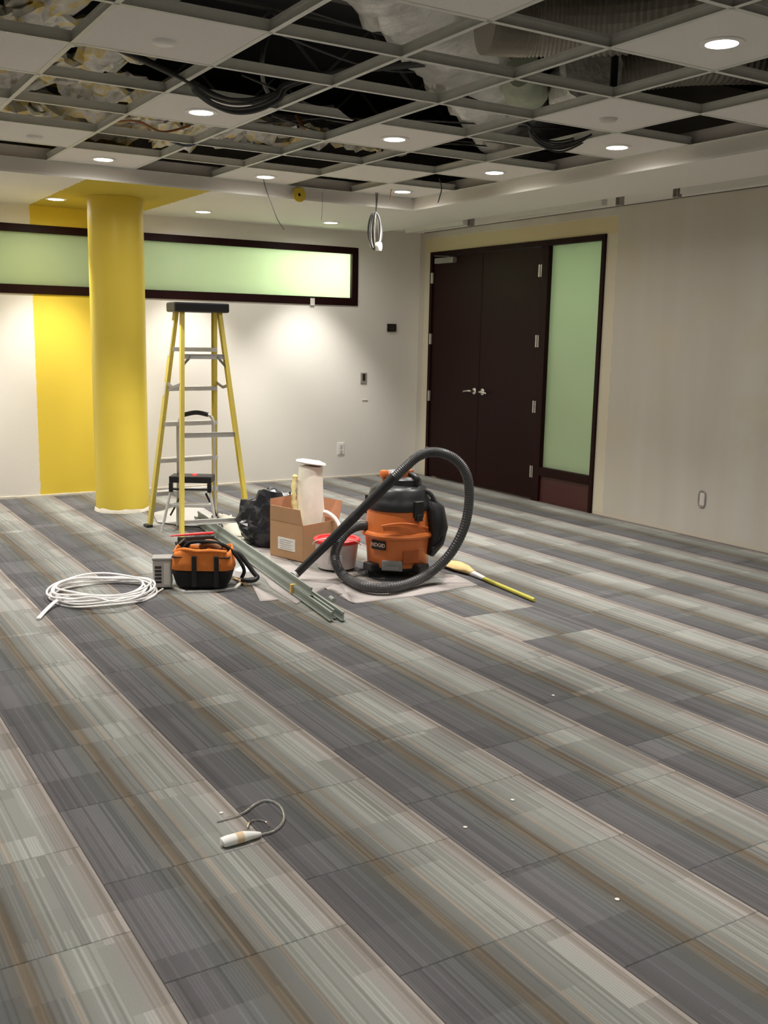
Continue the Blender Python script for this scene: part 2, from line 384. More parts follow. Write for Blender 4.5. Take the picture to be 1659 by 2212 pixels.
# ------------------------------------------------------------------ floor and carpet tiles
fb = MB(); fb.box((XL, YF, -0.12), (0, 0, -0.006)); floor = fb.obj('floor', M['greyp']); tag(floor, kind='structure')
CT = 0.493
def tile_mesh(w, h):
    g = 0.0006; bv = 0.002
    a = w / 2 - g; b = h / 2 - g; mb = MB()
    vs = [(-a, -b, -.006), (a, -b, -.006), (a, b, -.006), (-a, b, -.006), (-a, -b, -bv), (a, -b, -bv), (a, b, -bv), (-a, b, -bv),
          (-a + bv, -b + bv, 0), (a - bv, -b + bv, 0), (a - bv, b - bv, 0), (-a + bv, b - bv, 0)]
    mb.add(vs, [(0, 1, 5, 4), (1, 2, 6, 5), (2, 3, 7, 6), (3, 0, 4, 7), (4, 5, 9, 8), (5, 6, 10, 9), (6, 7, 11, 10), (7, 4, 8, 11), (8, 9, 10, 11)])
    return mb
proto = tile_mesh(CT, CT); tm = bpy.data.meshes.new('carpet_tile'); tm.from_pydata(proto.v, [], proto.f); tm.materials.append(CARPET)
tiles = []
for k in range(-8, 12):
    x0 = -5.445 + CT * k; off = -6.29 if k % 2 == 0 else -6.29 - 0.25
    for n in range(-13, 15):
        y0 = off + n * CT; cx, cy = x0 + CT / 2, y0 + CT / 2
        if y0 < YF - CT or y0 > 0 or x0 < XL - CT: continue
        tiles.append((cx, cy, k, y0))
rest = MB(); nvis = 0
tiles.sort(key=lambda t: (Vector((t[0], t[1], 0)) - CAM).length)
for cx, cy, k, y0 in tiles:
    xa, xb, ya, yb = max(cx - CT / 2, XL), min(cx + CT / 2, 0), max(y0, YF), min(y0 + CT, 0)
    if xb - xa < 0.01 or yb - ya < 0.01: continue
    whole = xb - xa > CT - .001 and yb - ya > CT - .001
    vis = infr([(xa, ya, 0), (xb, ya, 0), (xa, yb, 0), (xb, yb, 0), (cx, cy, 0)])
    if vis and nvis < 298:
        nvis += 1
        if whole: o = bpy.data.objects.new('carpet_tile', tm)
        else:
            q = tile_mesh(xb - xa, yb - ya); sx, sy = (xa + xb) / 2 - cx, (ya + yb) / 2 - cy
            me = bpy.data.meshes.new('carpet_tile'); me.from_pydata([(x + sx, y + sy, z) for x, y, z in q.v], [], q.f); me.materials.append(CARPET)
            o = bpy.data.objects.new('carpet_tile', me)
        C.objects.link(o); o.location = (cx, cy, 0); o.parent = floor
        if k == 5 and abs(y0 + 5.54) < 0.06: o.rotation_euler.z = PI
    else:
        q = tile_mesh(xb - xa, yb - ya)
        rest.add([(x + (xa + xb) / 2 + 5.445 - CT / 2, y + (ya + yb) / 2 + 6.29, z) for x, y, z in q.v], q.f)
o = rest.obj('carpet_tile', CARPET, floor); o.location = (-5.445 + CT / 2, -6.29, 0); tag(o, kind='stuff')
# ------------------------------------------------------------------ walls
WT = 0.14
WX0, WX1, WZ0, WZ1 = -7.2, -0.775, 1.811, 2.402      # window strip
DY0, DY1, DZ = -2.86, -0.222, 2.388                   # door opening
PX0, PX1 = -3.42, -3.38                               # pier behind the column
b = MB()
b.box((XL - WT, 0, -0.12), (0, WT, WZ0)); b.box((XL - WT, 0, WZ1), (0, WT, DECK))
b.box((XL - WT, 0, WZ0), (WX0, WT, WZ1)); b.box((WX1, 0, WZ0), (0, WT, WZ1)); b.box((PX0, 0, WZ0), (PX1, WT, WZ1))
tag(b.obj('wall_back', W_BACK), kind='structure')
b = MB()
b.box((0, YF, -0.12), (WT, DY0, DECK)); b.box((0, DY1, -0.12), (WT, WT, DECK)); b.box((0, DY0, DZ), (WT, DY1, DECK))
tag(b.obj('wall_right', W_RIGHT), kind='structure')
tag(MB().box((XL - WT, YF, -0.12), (XL, 0, DECK)).obj('wall_left', W_PLAIN), kind='structure')
tag(MB().box((XL - WT, YF - WT, -0.12), (WT, YF, DECK)).obj('wall_front', W_PLAIN), kind='structure')
# dark strip coloured as the shadow gap where the right wall's finished plaster stops
tag(MB().box((-0.006, YF, 2.596), (0, -0.08, 2.602)).obj('shadow_gap_1', M['joist']), kind='structure')
# corridor shell outside the glass
b = MB(); b.box((XL, 1.9, -.12), (2.0, 2.0, 2.9)); b.box((XL - .1, WT, -.12), (XL, 2.0, 2.9)); b.box((1.9, YF, -.12), (2.0, 2.0, 2.9))
b.box((WT, YF - .1, -.12), (2.0, YF, 2.9)); b.box((XL, WT, 2.75), (2.0, 2.0, 2.85)); b.box((WT, YF, 2.75), (2.0, WT, 2.85)); b.box((XL, WT, -.12), (2.0, 2.0, -.02)); b.box((WT, YF, -.12), (2.0, WT, -.02))
tag(b.obj('wall_corridor', W_PLAIN), kind='structure')
for i, (p, e, r, c) in enumerate(HALL_LIGHTS):
    l = bpy.data.lights.new('corridor_lamp', 'POINT'); l.energy = e; l.shadow_soft_size = r; l.color = c
    o = bpy.data.objects.new('corridor_lamp', l); C.objects.link(o); o.location = p
# ------------------------------------------------------------------ windows
def window(n, x0, x1):
    b = MB(); y0, y1 = -0.014, 0.10; t, bt, sd = 0.066, 0.078, 0.072
    b.box((x0, y0, WZ1 - t), (x1, y1, WZ1)); b.box((x0, y0, WZ0), (x1, y1, WZ0 + bt))
    b.box((x0, y0, WZ0 + bt), (x0 + sd, y1, WZ1 - t)); b.box((x1 - sd, y0, WZ0 + bt), (x1, y1, WZ1 - t))
    f = b.obj('window_%d' % n, WOOD, bevel=0.003); tag(f, kind='structure')
    MB().box((x0 + sd - .004, 0.03, WZ0 + bt - .004), (x1 - sd + .004, 0.038, WZ1 - t + .004)).obj('pane', GLASS, f)
    return f
window(1, PX1, WX1); window(2, WX0, PX0)
p = fl(0, 0, 0)
s = MB().box((-1.335, -0.0165, 1.80), (-1.285, -0.0145, 1.872)).obj('sticky_note', M['lab'])
tag(s, 'small white paper tag stuck on the lower rail of the right window', 'tag')
# ------------------------------------------------------------------ door with sidelight
b = MB(); fx0, fx1 = -0.018, 0.10; fw = 0.045
b.box((fx0, DY0, 0), (fx1, DY0 + fw, DZ)); b.box((fx0, DY1 - fw, 0), (fx1, DY1, DZ)); b.box((fx0, DY0 + fw, DZ - 0.05), (fx1, DY1 - fw, DZ))
b.box((fx0, -2.14, 0), (fx1, -2.03, DZ - 0.05))                    # post between door and sidelight
b.box((fx0, DY0 + fw, 0.245), (fx1, -2.14, 0.325))
d = b.obj('door_1', WOOD, bevel=0.004); tag(d, kind='structure')
MB().box((0.028, DY0 + fw - .004, 0.321), (0.036, -2.136, DZ - 0.046)).obj('pane', GLASS, d)
MB().box((0.004, DY0 + fw, 0.0), (0.04, -2.14, 0.245)).obj('kick_panel', mat('red_brown_panel', (0.06, 0.012, 0.012), 0.45), d)
MID = -1.135
for (ya, yb, sgn) in ((MID + 0.002, DY1 - fw - .003, -1), (-2.027, MID - 0.002, 1)):
    lf = MB().box((0.0, ya, 0.012), (0.045, yb, DZ - 0.054)).obj('door_leaf', WOOD, d, bevel=0.003)
    y = MID - sgn * 0.07
    h = MB(); rot = Matrix.Rotation(-PI / 2, 4, 'Y')
    h.lathe([(0.034, 0), (0.034, 0.006), (0.026, 0.011), (0.012, 0.012), (0.011, 0.048), (0, 0.048)], (0, y, 0.972), 20, rot)
    h.tube(cat_rom([(-0.046, y, 0.972), (-0.052, y - sgn * 0.03, 0.974), (-0.05, y - sgn * 0.08, 0.97), (-0.046, y - sgn * 0.125, 0.962)], 5), [0.011] * 8 + [0.009] * 8, 8)
    h.obj('lever_handle', M['chrome'], lf, smooth=True)
    hy = DY1 - fw if sgn < 0 else -2.03
    for z in ((2.12, 1.485, 0.88, 0.27)):
        hb = MB(); hb.tube([(-0.022, hy, z - .055), (-0.022, hy, z + .055)], 0.008, 8); hb.box((-0.003, hy - 0.022, z - .055), (-0.0195, hy + 0.022, z + .055))
        hb.obj('hinge', M['chrome'], lf)
cl = MB(); cl.box((-0.055, -0.69, 2.262), (-0.0, -0.36, 2.318)); cl.bar((-0.05, -0.62, 2.325), (-0.03, -0.33, 2.345), 0.022, 0.008)
cl.obj('door_closer', M['steel'], d, bevel=0.004)
# ------------------------------------------------------------------ column
cx, cy, cr = -3.602, -0.945, 0.222
prof = [(cr, 0.0), (cr, SZ)]
col = MB().lathe([(cr, 0.002), (cr, SZ - 0.001)], (cx, cy, 0), 72).obj('column', M['yelpaint'], smooth=True)
tag(col, 'round yellow painted column standing in front of the back wall', 'column')
b = MB(); n = 72; vs = []
for lvl in range(3):
    for k in range(n):
        a = 2 * PI * k / n; nz = noise.noise(Vector((math.cos(a) * 3, math.sin(a) * 3, 2))); rr = cr + (0.014 if lvl == 0 else 0.009 if lvl == 1 else 0.001) + max(0, nz) * 0.012
        z = [0.0, 0.018 + 0.008 * nz, 0.030 + 0.018 * nz][lvl]; vs.append((cx + rr * math.cos(a), cy + rr * math.sin(a), max(z, .0)))
b.add(vs, [(l * n + k, l * n + (k + 1) % n, (l + 1) * n + (k + 1) % n, (l + 1) * n + k) for l in range(2) for k in range(n)])
o = b.obj('plaster_skirt', M['plaster'], col, smooth=True)
o = tag(MB().box((XL, -0.010, 0.0), (-4.3, 0, 0.02)).box((-4.3, -0.008, 0.0), (-0.3, 0, 0.016)).obj('baseboard_back', M['plaster']), kind='structure')
# ------------------------------------------------------------------ ceiling: soffit, fascia, grid, tiles
gx0, gx1, gy0, gy1 = GX + I0 * S, GX + I1 * S, GY + J0 * S, GY + J1 * S
RX = -0.57                                    # the soffit steps up beyond this line
b = MB(); T = SZ + 0.016
b.box((XL, gy1, SZ), (RX, 0, T)); b.box((XL, YF, SZ), (RX, gy0, T)); b.box((XL, gy0, SZ), (gx0, gy1, T)); b.box((gx1, gy0, SZ), (RX, gy1, T))
b.box((RX, YF, 2.602), (0, 0, 2.617)); b.box((RX - .015, YF, T), (RX, 0, 2.602))
ceil = b.obj('ceiling', SOFFIT); tag(ceil, kind='structure')
f = MB(); th = 0.014; ft = GZ - 0.014
f.box((gx0, gy1, T), (gx1, gy1 + th, ft)); f.box((gx0, gy0 - th, T), (gx1, gy0, ft)); f.box((gx1, gy0 - th, T), (gx1 + th, gy1 + th, ft)); f.box((gx0 - th, gy0 - th, T), (gx0, gy1 + th, ft))
f.obj('fascia', W_PLAIN, ceil)
f = MB(); q = 0.03                            # steel track above the fascia, set back behind a dark gap
for (a, c) in (((gx0 - .03, gy1 + q, ft + .004), (gx1 + .03, gy1 + q + .003, ft + .10)), ((gx0 - .03, gy0 - q - .003, ft + .004), (gx1 + .03, gy0 - q, ft + .1)),
               ((gx1 + q, gy0, ft + .004), (gx1 + q + .003, gy1, ft + .10)), ((gx0 - q - .003, gy0, ft + .004), (gx0 - q, gy1, ft + .1))): f.box(a, c)
f.obj('steel_track', mat('dull_track', (0.85, 0.80, 0.77), 0.6), ceil)
f = MB()                                      # wall angle the tiles rest on
for (a, c) in (((gx0, gy1 - .02, GZ - .001), (gx1, gy1, GZ + .001)), ((gx0, gy0, GZ - .001), (gx1, gy0 + .02, GZ + .001)), ((gx1 - .02, gy0, GZ - .001), (gx1, gy1, GZ + .001)), ((gx0, gy0, GZ - .001), (gx0 + .02, gy1, GZ + .001)),
               ((gx0, gy1, ft), (gx1, gy1 + .014, GZ + .001)), ((gx1, gy0, ft), (gx1 + .014, gy1, GZ + .001))): f.box(a, c)
f.obj('wall_angle', M['tee'], ceil)
def tee(L, cut=0.0):
    b = MB(); b.box((0, -.012, 0), (L, .012, .0015)); b.box((0, -.0012, .0015), (L, .0012, .046))
    b.box((0, -.0055, .034), (L, .0055, .048))
    if cut:
        b.v = [(x + (cut * (0.05 - z) / .05 if x > L - .001 else 0), y, z) for x, y, z in b.v]
    return b
tp = tee(S); tme = bpy.data.meshes.new('grid_tee'); tme.from_pydata(tp.v, [], tp.f); tme.materials.append(M['tee'])
rest = MB()
for i in range(I0, I1 + 1):
    for j in range(J0, J1 + 1):
        for dr in (0, 1):
            if (dr == 0 and (i == I1 or j in (J0, J1))) or (dr == 1 and (j == J1 or i in (I0, I1))): continue
            a = node(i, j, GZ); e = node(i + 1 - dr, j + dr, GZ)
            if dr == 0 and (i, j) == (0, 3):
                o = tee(S * 0.58, 0.10).obj('grid_tee', M['tee'], ceil); o.location = a; continue
            if infr([a, e, (a + e) / 2], 10):
                o = bpy.data.objects.new('grid_tee', tme); C.objects.link(o); o.parent = ceil; o.location = a; o.rotation_euler.z = dr * PI / 2
                if dr: o.scale.x = 1.0
            else:
                mt = Matrix.Translation(a) @ Matrix.Rotation(dr * PI / 2, 4, 'Z'); rest.add([mt @ Vector(v) for v in tp.v], tp.f)
tag(rest.obj('grid_tee', M['tee'], ceil), kind='stuff')
lit = [(-1, 3), (-1, 6), (1, 3), (1, 6), (1, -1), (3, 2), (3, 4), (3, 6)]
plain = [(-2, 1), (2, 1), (-3, 2), (-2, 5), (-1, -1), (3, 0), (2, 5)]
hidden_lit = [(-3, 4), (-5, 3), (-5, 6), (-3, -1), (-5, -1), (-2, -5), (1, -4), (3, -1), (-4, -6), (-1, -7), (2, -7)]  # unseen downlights, added to light the room
tmesh = MB().box((-.298, -.298, 0), (.298, .298, .015)); tlm = bpy.data.meshes.new('ceiling_tile'); tlm.from_pydata(tmesh.v, [], tmesh.f); tlm.materials.append(M['tile'])
def put_tile(i, j):
    o = bpy.data.objects.new('ceiling_tile', tlm); C.objects.link(o); o.parent = ceil; o.location = node(i + .5, j + .5, GZ + .0018)
random.seed(3)
for ij in lit + plain + hidden_lit: put_tile(*ij)
for i in range(I0, I1):
    for j in range(J0, -1):
        if (i, j) in lit + plain + hidden_lit: continue
        if not infr([node(i, j), node(i + 1, j), node(i, j + 1), node(i + 1, j + 1), node(i + .5, j + .5)], 60) and random.random() < 0.7: put_tile(i, j)
ringb = MB().lathe([(0.062, 0.0), (0.064, -0.006), (0.086, -0.004), (0.088, 0.0)], n=40)
lensb = MB().lathe([(0.066, -0.0005), (0.062, -0.006), (0.03, -0.009), (0, -0.010)][::-1], n=40)
rme = bpy.data.meshes.new('trim_ring'); rme.from_pydata(ringb.v, [], ringb.f); rme.materials.append(M['white'])
lme = bpy.data.meshes.new('lens'); lme.from_pydata([v for v in lensb.v], [], lensb.f); lme.materials.append(LENS)
sl = bpy.data.lights.new('beam', 'SPOT'); sl.energy = SPOT_W; sl.color = LAMP_COL; sl.spot_size = math.radians(84); sl.spot_blend = 0.65; sl.shadow_soft_size = 0.055
wl = bpy.data.lights.new('spill', 'SPOT'); wl.energy = WIDE_W; wl.color = LAMP_COL; wl.spot_size = math.radians(174); wl.spot_blend = 0.6; wl.shadow_soft_size = 0.055
def downlight(x, y, z, label, group):
    r = empty('downlight', (x, y, z), label, 'ceiling light', group)
    for nm, me in (('trim_ring', rme), ('lens', lme)):
        o = bpy.data.objects.new(nm, me); C.objects.link(o); o.parent = r
    for nm, l in (('beam', sl), ('spill', wl)):
        o = bpy.data.objects.new(nm, l); C.objects.link(o); o.parent = r; o.location = (0, 0, -0.03)
G1 = 'recessed downlights in the ceiling grid'; G2 = 'recessed downlights in the lowered soffit'
LL = {(-1, 3): 'lit round downlight in the square tile under the left black cable loops', (-1, 6): 'lit round downlight in the grid tile just above the yellow painted soffit patch',
      (1, 3): 'lit round downlight in a single tile at the middle of the ceiling', (1, 6): 'lit round downlight in the tile left of the small yellow disc',
      (1, -1): 'largest and nearest lit downlight, in the ceiling tile at top right', (3, 2): 'lit round downlight touching the soffit edge right of the hanging black cable loops',
      (3, 4): 'lit round downlight in the edge tile above the dark double door', (3, 6): 'lit round downlight in the far corner tile above the hanging cable coil'}
for ij in lit:
    p = node(ij[0] + .5, ij[1] + .5); downlight(p.x, p.y, GZ + .001, LL[ij], G1)
for x, t in ((-3.985, 'lit soffit downlight at the left edge of the yellow patch beside the column'), (-2.705, 'lit soffit downlight just right of the yellow column'), (-1.415, 'lit soffit downlight above the bright right end of the window')):
    downlight(x, -0.585, SZ - .0005, t, G2)
HID = 'recessed ceiling downlight added outside the view to light the room'
for ij in hidden_lit:
    p = node(ij[0] + .5, ij[1] + .5); downlight(p.x, p.y, GZ + .001, HID, 'downlights added outside the view')
for x in (-5.28, -6.57, -7.9): downlight(x, -0.585, SZ - .0005, HID, 'downlights added outside the view')
# flush discs (detectors / covers) on tiles
for (i, j, t, dx) in ((-2, 1, 'small round white cover on the large plain tile at upper left', 0.0), (2, 1, 'small round grey cover on the plain tile left of the door lights', 0.02), (-2, 5, 'faint round cover on the plain tile at the left picture edge', 0.05)):
    p = node(i + .5 + dx, j + .6); pr = proj(p)
    m = M['tile'] if i == -2 and j == 5 else M['white'] if i == -2 else M['plate']
    o = MB().lathe([(0.0, -0.016), (0.035, -0.016), (0.046, -0.008), (0.05, 0.0)], (0, 0, 0), 32).obj('ceiling_cover', m, smooth=True, off=(0, 0, 0)); o.location = (p.x, p.y, GZ + .0015)
    tag(o, t, 'ceiling cover', 'round covers on ceiling tiles')
# patched plates and brackets on the raised strip along the right wall
for (ya, yb, t) in ((-3.22, -2.02, 'long grey rail box mounted on the ceiling strip above the door sidelight'), (-5.9, -4.02, 'long grey rail box on the ceiling strip at the right picture edge'), (-1.36, -0.35, 'faint long rail box on the ceiling strip nearest the far corner')):
    tag(MB().box((-.42, ya, 2.552), (-.36, yb, 2.602)).obj('ceiling_rail', mat('grey_rail', (0.66, 0.66, 0.63), 0.6), bevel=0.003), t, 'rail', 'rails on the right ceiling strip')
for (x, y, t) in ((-.40, -3.40, 'small dark square bracket on the ceiling strip above the right door frame edge'), (-.40, -3.98, 'small grey bracket on the ceiling strip at the start of the right rail'), (-.40, -1.46, 'small rusty bracket on the ceiling strip above the door leaves')):
    o = MB().box((x - .024, y - .022, 2.532), (x + .024, y - .016, 2.602)).box((x - .024, y + .016, 2.532), (x + .024, y + .022, 2.602)).box((x - .024, y - .016, 2.532), (x + .024, y + .016, 2.540)).obj('ceiling_bracket', M['steel'])
    tag(o, t, 'bracket', 'brackets on the right ceiling strip')
# yellow disc hanging at the soffit edge
ctr = pl(650, 421, (-2.5, -1.9, 2.6)); ctr.y = -1.875; ctr = Vector((-2.40, -1.88, 2.600))
rot = Matrix.Rotation(PI / 2, 4, 'X')
b = MB().lathe([(0.012, -.004), (0.055, -.006), (0.058, 0), (0.055, .006), (0.012, .004), (0.012, -.004)], ctr, 32, rot)
b.tube([ctr + Vector((0, 0, .055)), ctr + Vector((0.003, 0.0, .085))], 0.0015, 5)
tag(b.obj('hanging_disc', M['yellow'], smooth=True), 'small yellow disc hanging at the edge of the soffit', 'disc')

# ------------------------------------------------------------------ above the grid
tag(MB().box((XL - WT, YF - WT, DECK), (WT, WT, DECK + .1)).obj('ceiling_deck', M['deck']), kind='structure')
b = MB()
for y in (-10.4, -8.9, -7.4, -5.9, -4.4, -2.9, -1.4):
    b.box((XL, y - .03, DECK - .02), (0, y + .03, DECK)); b.box((XL, y - .03, 3.22), (0, y + .03, 3.25))
    x = XL + .1; up = 0
    while x < -0.4:
        z0, z1 = (3.24, DECK - .02) if up else (DECK - .02, 3.24); b.bar((x, y, z0), (x + .38, y, z1), .018, .018, (0, 1, 0)); x += .38; up ^= 1
tag(b.obj('steel_joists', M['joist']), kind='structure')
def wrap(name, pts, r, m, label, cat, seed, rough=0.13, flat=1.0, n=26, sub=10, ribs=0.0, group=None):
    P = cat_rom(pts, sub); b = MB(); b.tube(P, r, n, ribs=ribs)
    nb = []
    c = P
    for idx, v in enumerate(b.v):
        v = Vector(v); i = min(idx // n, len(P) - 1); d = v - P[i]; d.z *= flat
        k = 1 + rough * (noise.noise(v * 5 + Vector((seed, 0, 0))) + 0.6 * noise.noise(v * 13 + Vector((0, seed, 0))))
        nb.append(tuple(P[i] + d * k))
    b.v = nb; o = b.obj(name, m, smooth=not ribs); 
    if label: tag(o, label, cat, group)
    return o
wrap('foil_duct', [(-5.2, -6.7, 3.24), (-4.0, -5.55, 3.2), (-2.72, -4.42, 3.17), (-1.75, -3.55, 3.15), (-0.75, -2.55, 3.15)], 0.31, M['foil'], 'wide duct wrapped in wrinkled silver foil above the open ceiling grid', 'duct', 2, 0.2, .8, 40, 22)
wrap('duct_collar', [(-2.42, -4.62, 3.02), (-2.2, -4.42, 2.98), (-2.0, -4.2, 3.0)], 0.115, mat('pale_green_sealant', (0.50, 0.55, 0.42), 0.7, noise_amt=0.2), 'lumpy pale green sealed collar at the side of the silver foil duct', 'duct', 9, 0.35)
wrap('foil_boot', [(-2.05, -4.85, 2.94), (-1.95, -4.62, 2.97), (-1.78, -4.45, 3.02)], 0.17, M['foil'], 'crumpled foil duct boot beside the pale green collar', 'duct', 5, 0.4, 1.0, 24, 8)
def flexd(pts, r, label):
    P = cat_rom(pts, 42); return wrap('flex_duct', P, r, mat('black_flex_duct', (0.40, 0.37, 0.31), 0.45), label, 'duct', 1, 0.015, 1.0, 22, 1, 0.06, 'corrugated flexible ducts')
flexd([(-3.02, -5.12, 3.02), (-2.75, -5.2, 3.03), (-2.35, -5.6, 3.03), (-1.9, -6.6, 3.05)], 0.15, 'dark corrugated flexible duct left of the nearest downlight tile')
flexd([(-1.80, -4.66, 3.04), (-1.45, -4.95, 3.1), (-.8, -5.2, 3.15)], 0.13, 'dark corrugated flexible duct behind the black hanger strap')
flexd([(-1.7, -5.6, 3.12), (-1.3, -5.2, 3.34), (-.7, -4.5, 3.45)], 0.12, 'dark corrugated flexible duct right of the nearest downlight tile')
# black hanger strap
p0 = node(2, 1, GZ + .06); p0 = fl(1326, 165, 2.80)
tag(MB().box((p0.x - .022, p0.y - .004, 2.74), (p0.x + .022, p0.y + .004, 3.22)).obj('hanger_strap', M['black']), 'black vertical hanger strap seen through the open grid cell', 'strap')
# insulation batts
rb = random.Random(11)
def batt(c, lx, ly, ang, label, sag=0.12):
    nx, ny = 26, 14; vs = []; fs = []
    for i in range(nx + 1):
        for j in range(ny + 1):
            x = (i / nx - .5) * lx; y = (j / ny - .5) * ly
            n1 = noise.noise(Vector((x * 5 + c[0] * 9, y * 6 + c[1] * 7, 0))); n2 = noise.noise(Vector((x * 17, y * 17, c[0] * 5)))
            n3 = noise.noise(Vector((x * 6, y * 6, 7 + c[1])))
            vs.append((x + n2 * .05, y + n3 * .09, n1 * sag + n2 * .05 - abs(y) * .12))
    for i in range(nx):
        for j in range(ny):
            if noise.noise(Vector((i * .23 + c[0] * 3, j * .31, c[1]))) > -0.38: fs.append((i * (ny + 1) + j, (i + 1) * (ny + 1) + j, (i + 1) * (ny + 1) + j + 1, i * (ny + 1) + j + 1))
    b = MB(); b.add(vs, fs); o = b.obj('insulation_batt', M['batt'], smooth=False); o.location = c; o.rotation_euler.z = ang
    s_ = o.modifiers.new('t', 'SOLIDIFY'); s_.thickness = 0.03
    tag(o, label, 'insulation', 'insulation batts above the grid')
batt((-4.85, -3.95, 2.97), 1.1, .7, .3, 'torn yellow and silver insulation above the top left grid cell')
batt((-4.45, -3.18, 2.95), 1.15, .5, .15, 'silver and yellow insulation below the large plain tile at upper left')
batt((-4.55, -2.62, 2.93), 1.25, .45, .1, 'crumpled yellow and silver insulation in the second open cell down at left')
batt((-4.6, -2.1, 2.92), 1.2, .4, .05, 'torn dark and yellow insulation in the lowest open cell at left')
batt((-3.7, -2.45, 2.90), .8, .6, .2, 'silver insulation with brown edge behind the left downlight tile')
batt((-3.05, -2.55, 2.93), 1.0, .55, .3, 'pale silver insulation left of the thin hanging wire')
batt((-2.2, -2.45, 2.98), .9, .4, .2, 'brownish insulation behind the middle downlight tile')
batt((-5.1, -4.8, 3.02), 1.0, .7, .5, 'yellow insulation at the very top left corner')
# cables
def cable(pts, r, m, label, name='hanging_cable', grp=None, n=6, sub=8):
    o = MB().tube(cat_rom(pts, sub), r, n).obj(name, m, smooth=True); return tag(o, label, 'cable', grp)
Y0 = -1.95
def hy(u, v, y=Y0):
    r = ray(u, v); return CAM + r * ((y - CAM.y) / r.y)
rc = random.Random(5)
GB = 'cables sagging in the loop cluster left of the middle'
for k in range(9):
    y = -4.55 + rc.uniform(-.14, .14); dv = rc.uniform(-16, 5) if k else 4; du = rc.uniform(-8, 8)
    if k > 5: dv -= 14
    P = [hy(u + du, v + dv * f_, y) for u, v, f_ in ((404, 176, .2), (425, 198, .6), (462, 226, .9), (505, 240, 1.0), (552, 236, .9), (600, 214, .6), (628, 184, .3))]
    cable([P[0] + Vector((-.3, .1, .12))] + P + [P[-1] + Vector((.35, .05, .12)), P[-1] + Vector((.9, .1, .25))], 0.005 + .004 * rc.random(), M['cable'] if k % 4 else M['blackr'],
          'black cable sagging in the loop cluster above the left downlight tile', grp=GB)
GC = 'cables looping out of the grid beside the soffit'
for k in range(6):
    y = -4.6 + rc.uniform(-.1, .1); dv = -5 * k + rc.uniform(-2, 2)
    P = [hy(u + rc.uniform(-4, 4), v + dv * f_, y) for u, v, f_ in ((1134, 268, .2), (1146, 296, .6), (1174, 320, .9), (1205, 329, 1.0), (1244, 318, .9), (1276, 296, .5), (1290, 272, .2))]
    cable([P[0] + Vector((-.4, .1, .12))] + P + [P[-1] + Vector((.3, -.05, .12))], 0.006, M['blackr'],
          'black cable looping down from the open grid beside the right soffit', grp=GC)
GD = 'thin wires strung above the grid'
for k in range(7):
    y = rc.uniform(-4.6, -2.4); x0 = rc.uniform(-4.2, -3.2); z = rc.uniform(2.85, 3.15)
    cable([(x0, y, z), (x0 + .7, y + rc.uniform(-.2, .3), z - rc.uniform(.02, .15)), (x0 + 1.5, y + rc.uniform(-.3, .4), z), (x0 + 2.5, y + rc.uniform(-.3, .6), z + .05)], 0.006, M['joist'] if k % 3 else M['cable'],
          'thin grey wire strung across above the open ceiling grid', grp=GD)
# big drooping cable in the open cell under the foil duct
P = [fl(588, 60, 3.25), fl(572, 100, 3.1), fl(566, 140, 3.0), fl(572, 185, 2.95), fl(600, 222, 2.9), fl(660, 235, 2.95), fl(720, 230, 3.0)]
cable(P, .014, M['joist'], 'thick dark cable drooping in a curve behind the open cell left of the foil duct')
cable([fl(700, 255, 2.95), fl(735, 262, 2.88), fl(790, 265, 2.86), fl(840, 235, 3.0)], .012, M['blackr'], 'dark bundle of cable behind the cut end of the grid bar')
cable([fl(322, 285, 2.80), fl(360, 302, 2.72), fl(405, 315, 2.66), fl(440, 300, 2.70), fl(480, 283, 2.82)], .008, M['cableb'], 'dark blue cable drooping below the grid behind the left downlight tile')
cable([fl(255, 262, 2.82), fl(300, 263, 2.74), fl(350, 285, 2.74), fl(410, 272, 2.8)], .008, M['cableo'], 'orange brown cable drooping among the silver insulation')
cable([fl(640, 250, 2.95), fl(655, 275, 2.85), fl(662, 292, 2.83)], .012, M['cableo'], 'short orange cable left of the middle downlight tile')
# thin wires hanging into the room
w0 = (-2.62, -2.0, 2.6)
cable([hy(545, 300, -2.3), hy(562, 350, -2.2), hy(572, 400), hy(586, 440), hy(600, 475), hy(614, 496)], .0035, M['cable'], 'thin grey wire hanging slanted in front of the soffit right of the column')
cable([hy(696, 415, -1.9), hy(696, 450, -1.9), hy(694, 476, -1.9)], .0015, M['cable'], 'very fine straight wire hanging beside the right soffit downlight')
cable([hy(862, 350, -2.4), hy(858, 375, -2.3), hy(847, 402, -2.2), hy(843, 432, -2.2)], .004, M['cableo'], 'thin orange wire hanging in front of the far corner downlight')
cable([hy(948, 385, -2.6), hy(954, 405, -2.6), hy(950, 425, -2.6), hy(946, 438, -2.6)], .004, M['cable'], 'short grey wire hanging under the grid right of the far corner downlight')
# coil of cable with a white connector
cz = hy(811, 500)
co = empty('hanging_cable_coil', (cz.x, cz.y, 2.36), 'oval coil of grey cable hanging on wires with a white connector at its foot', 'cable coil')
for k in range(6):
    a = (k - 2.5) * .16; rx = .048 + .007 * (k % 3); rz = .145 + .006 * (k % 2); sh = Vector(((k - 2.5) * .004, (k % 2) * .006, 0))
    pts = [Vector((rx * math.cos(t) * math.cos(a * 2), rx * math.cos(t) * math.sin(a * 2), rz * math.sin(t))) + sh for t in [2 * PI * q / 28 for q in range(28)]]
    MB().tube(pts, .0055, 6, closed=True).obj('loop', M['greyp'] if k % 2 else M['cable'], co, smooth=True)
pt = [Vector((0.0, 0, .14)), Vector((0.002, 0, .24)), Vector((-.004, 0, .33)), Vector((-.03, 0, .46)), Vector((-.09, 0, .56))]
MB().tube(cat_rom(pt, 6), .004, 6).obj('suspension_wire', M['cable'], co, smooth=True)
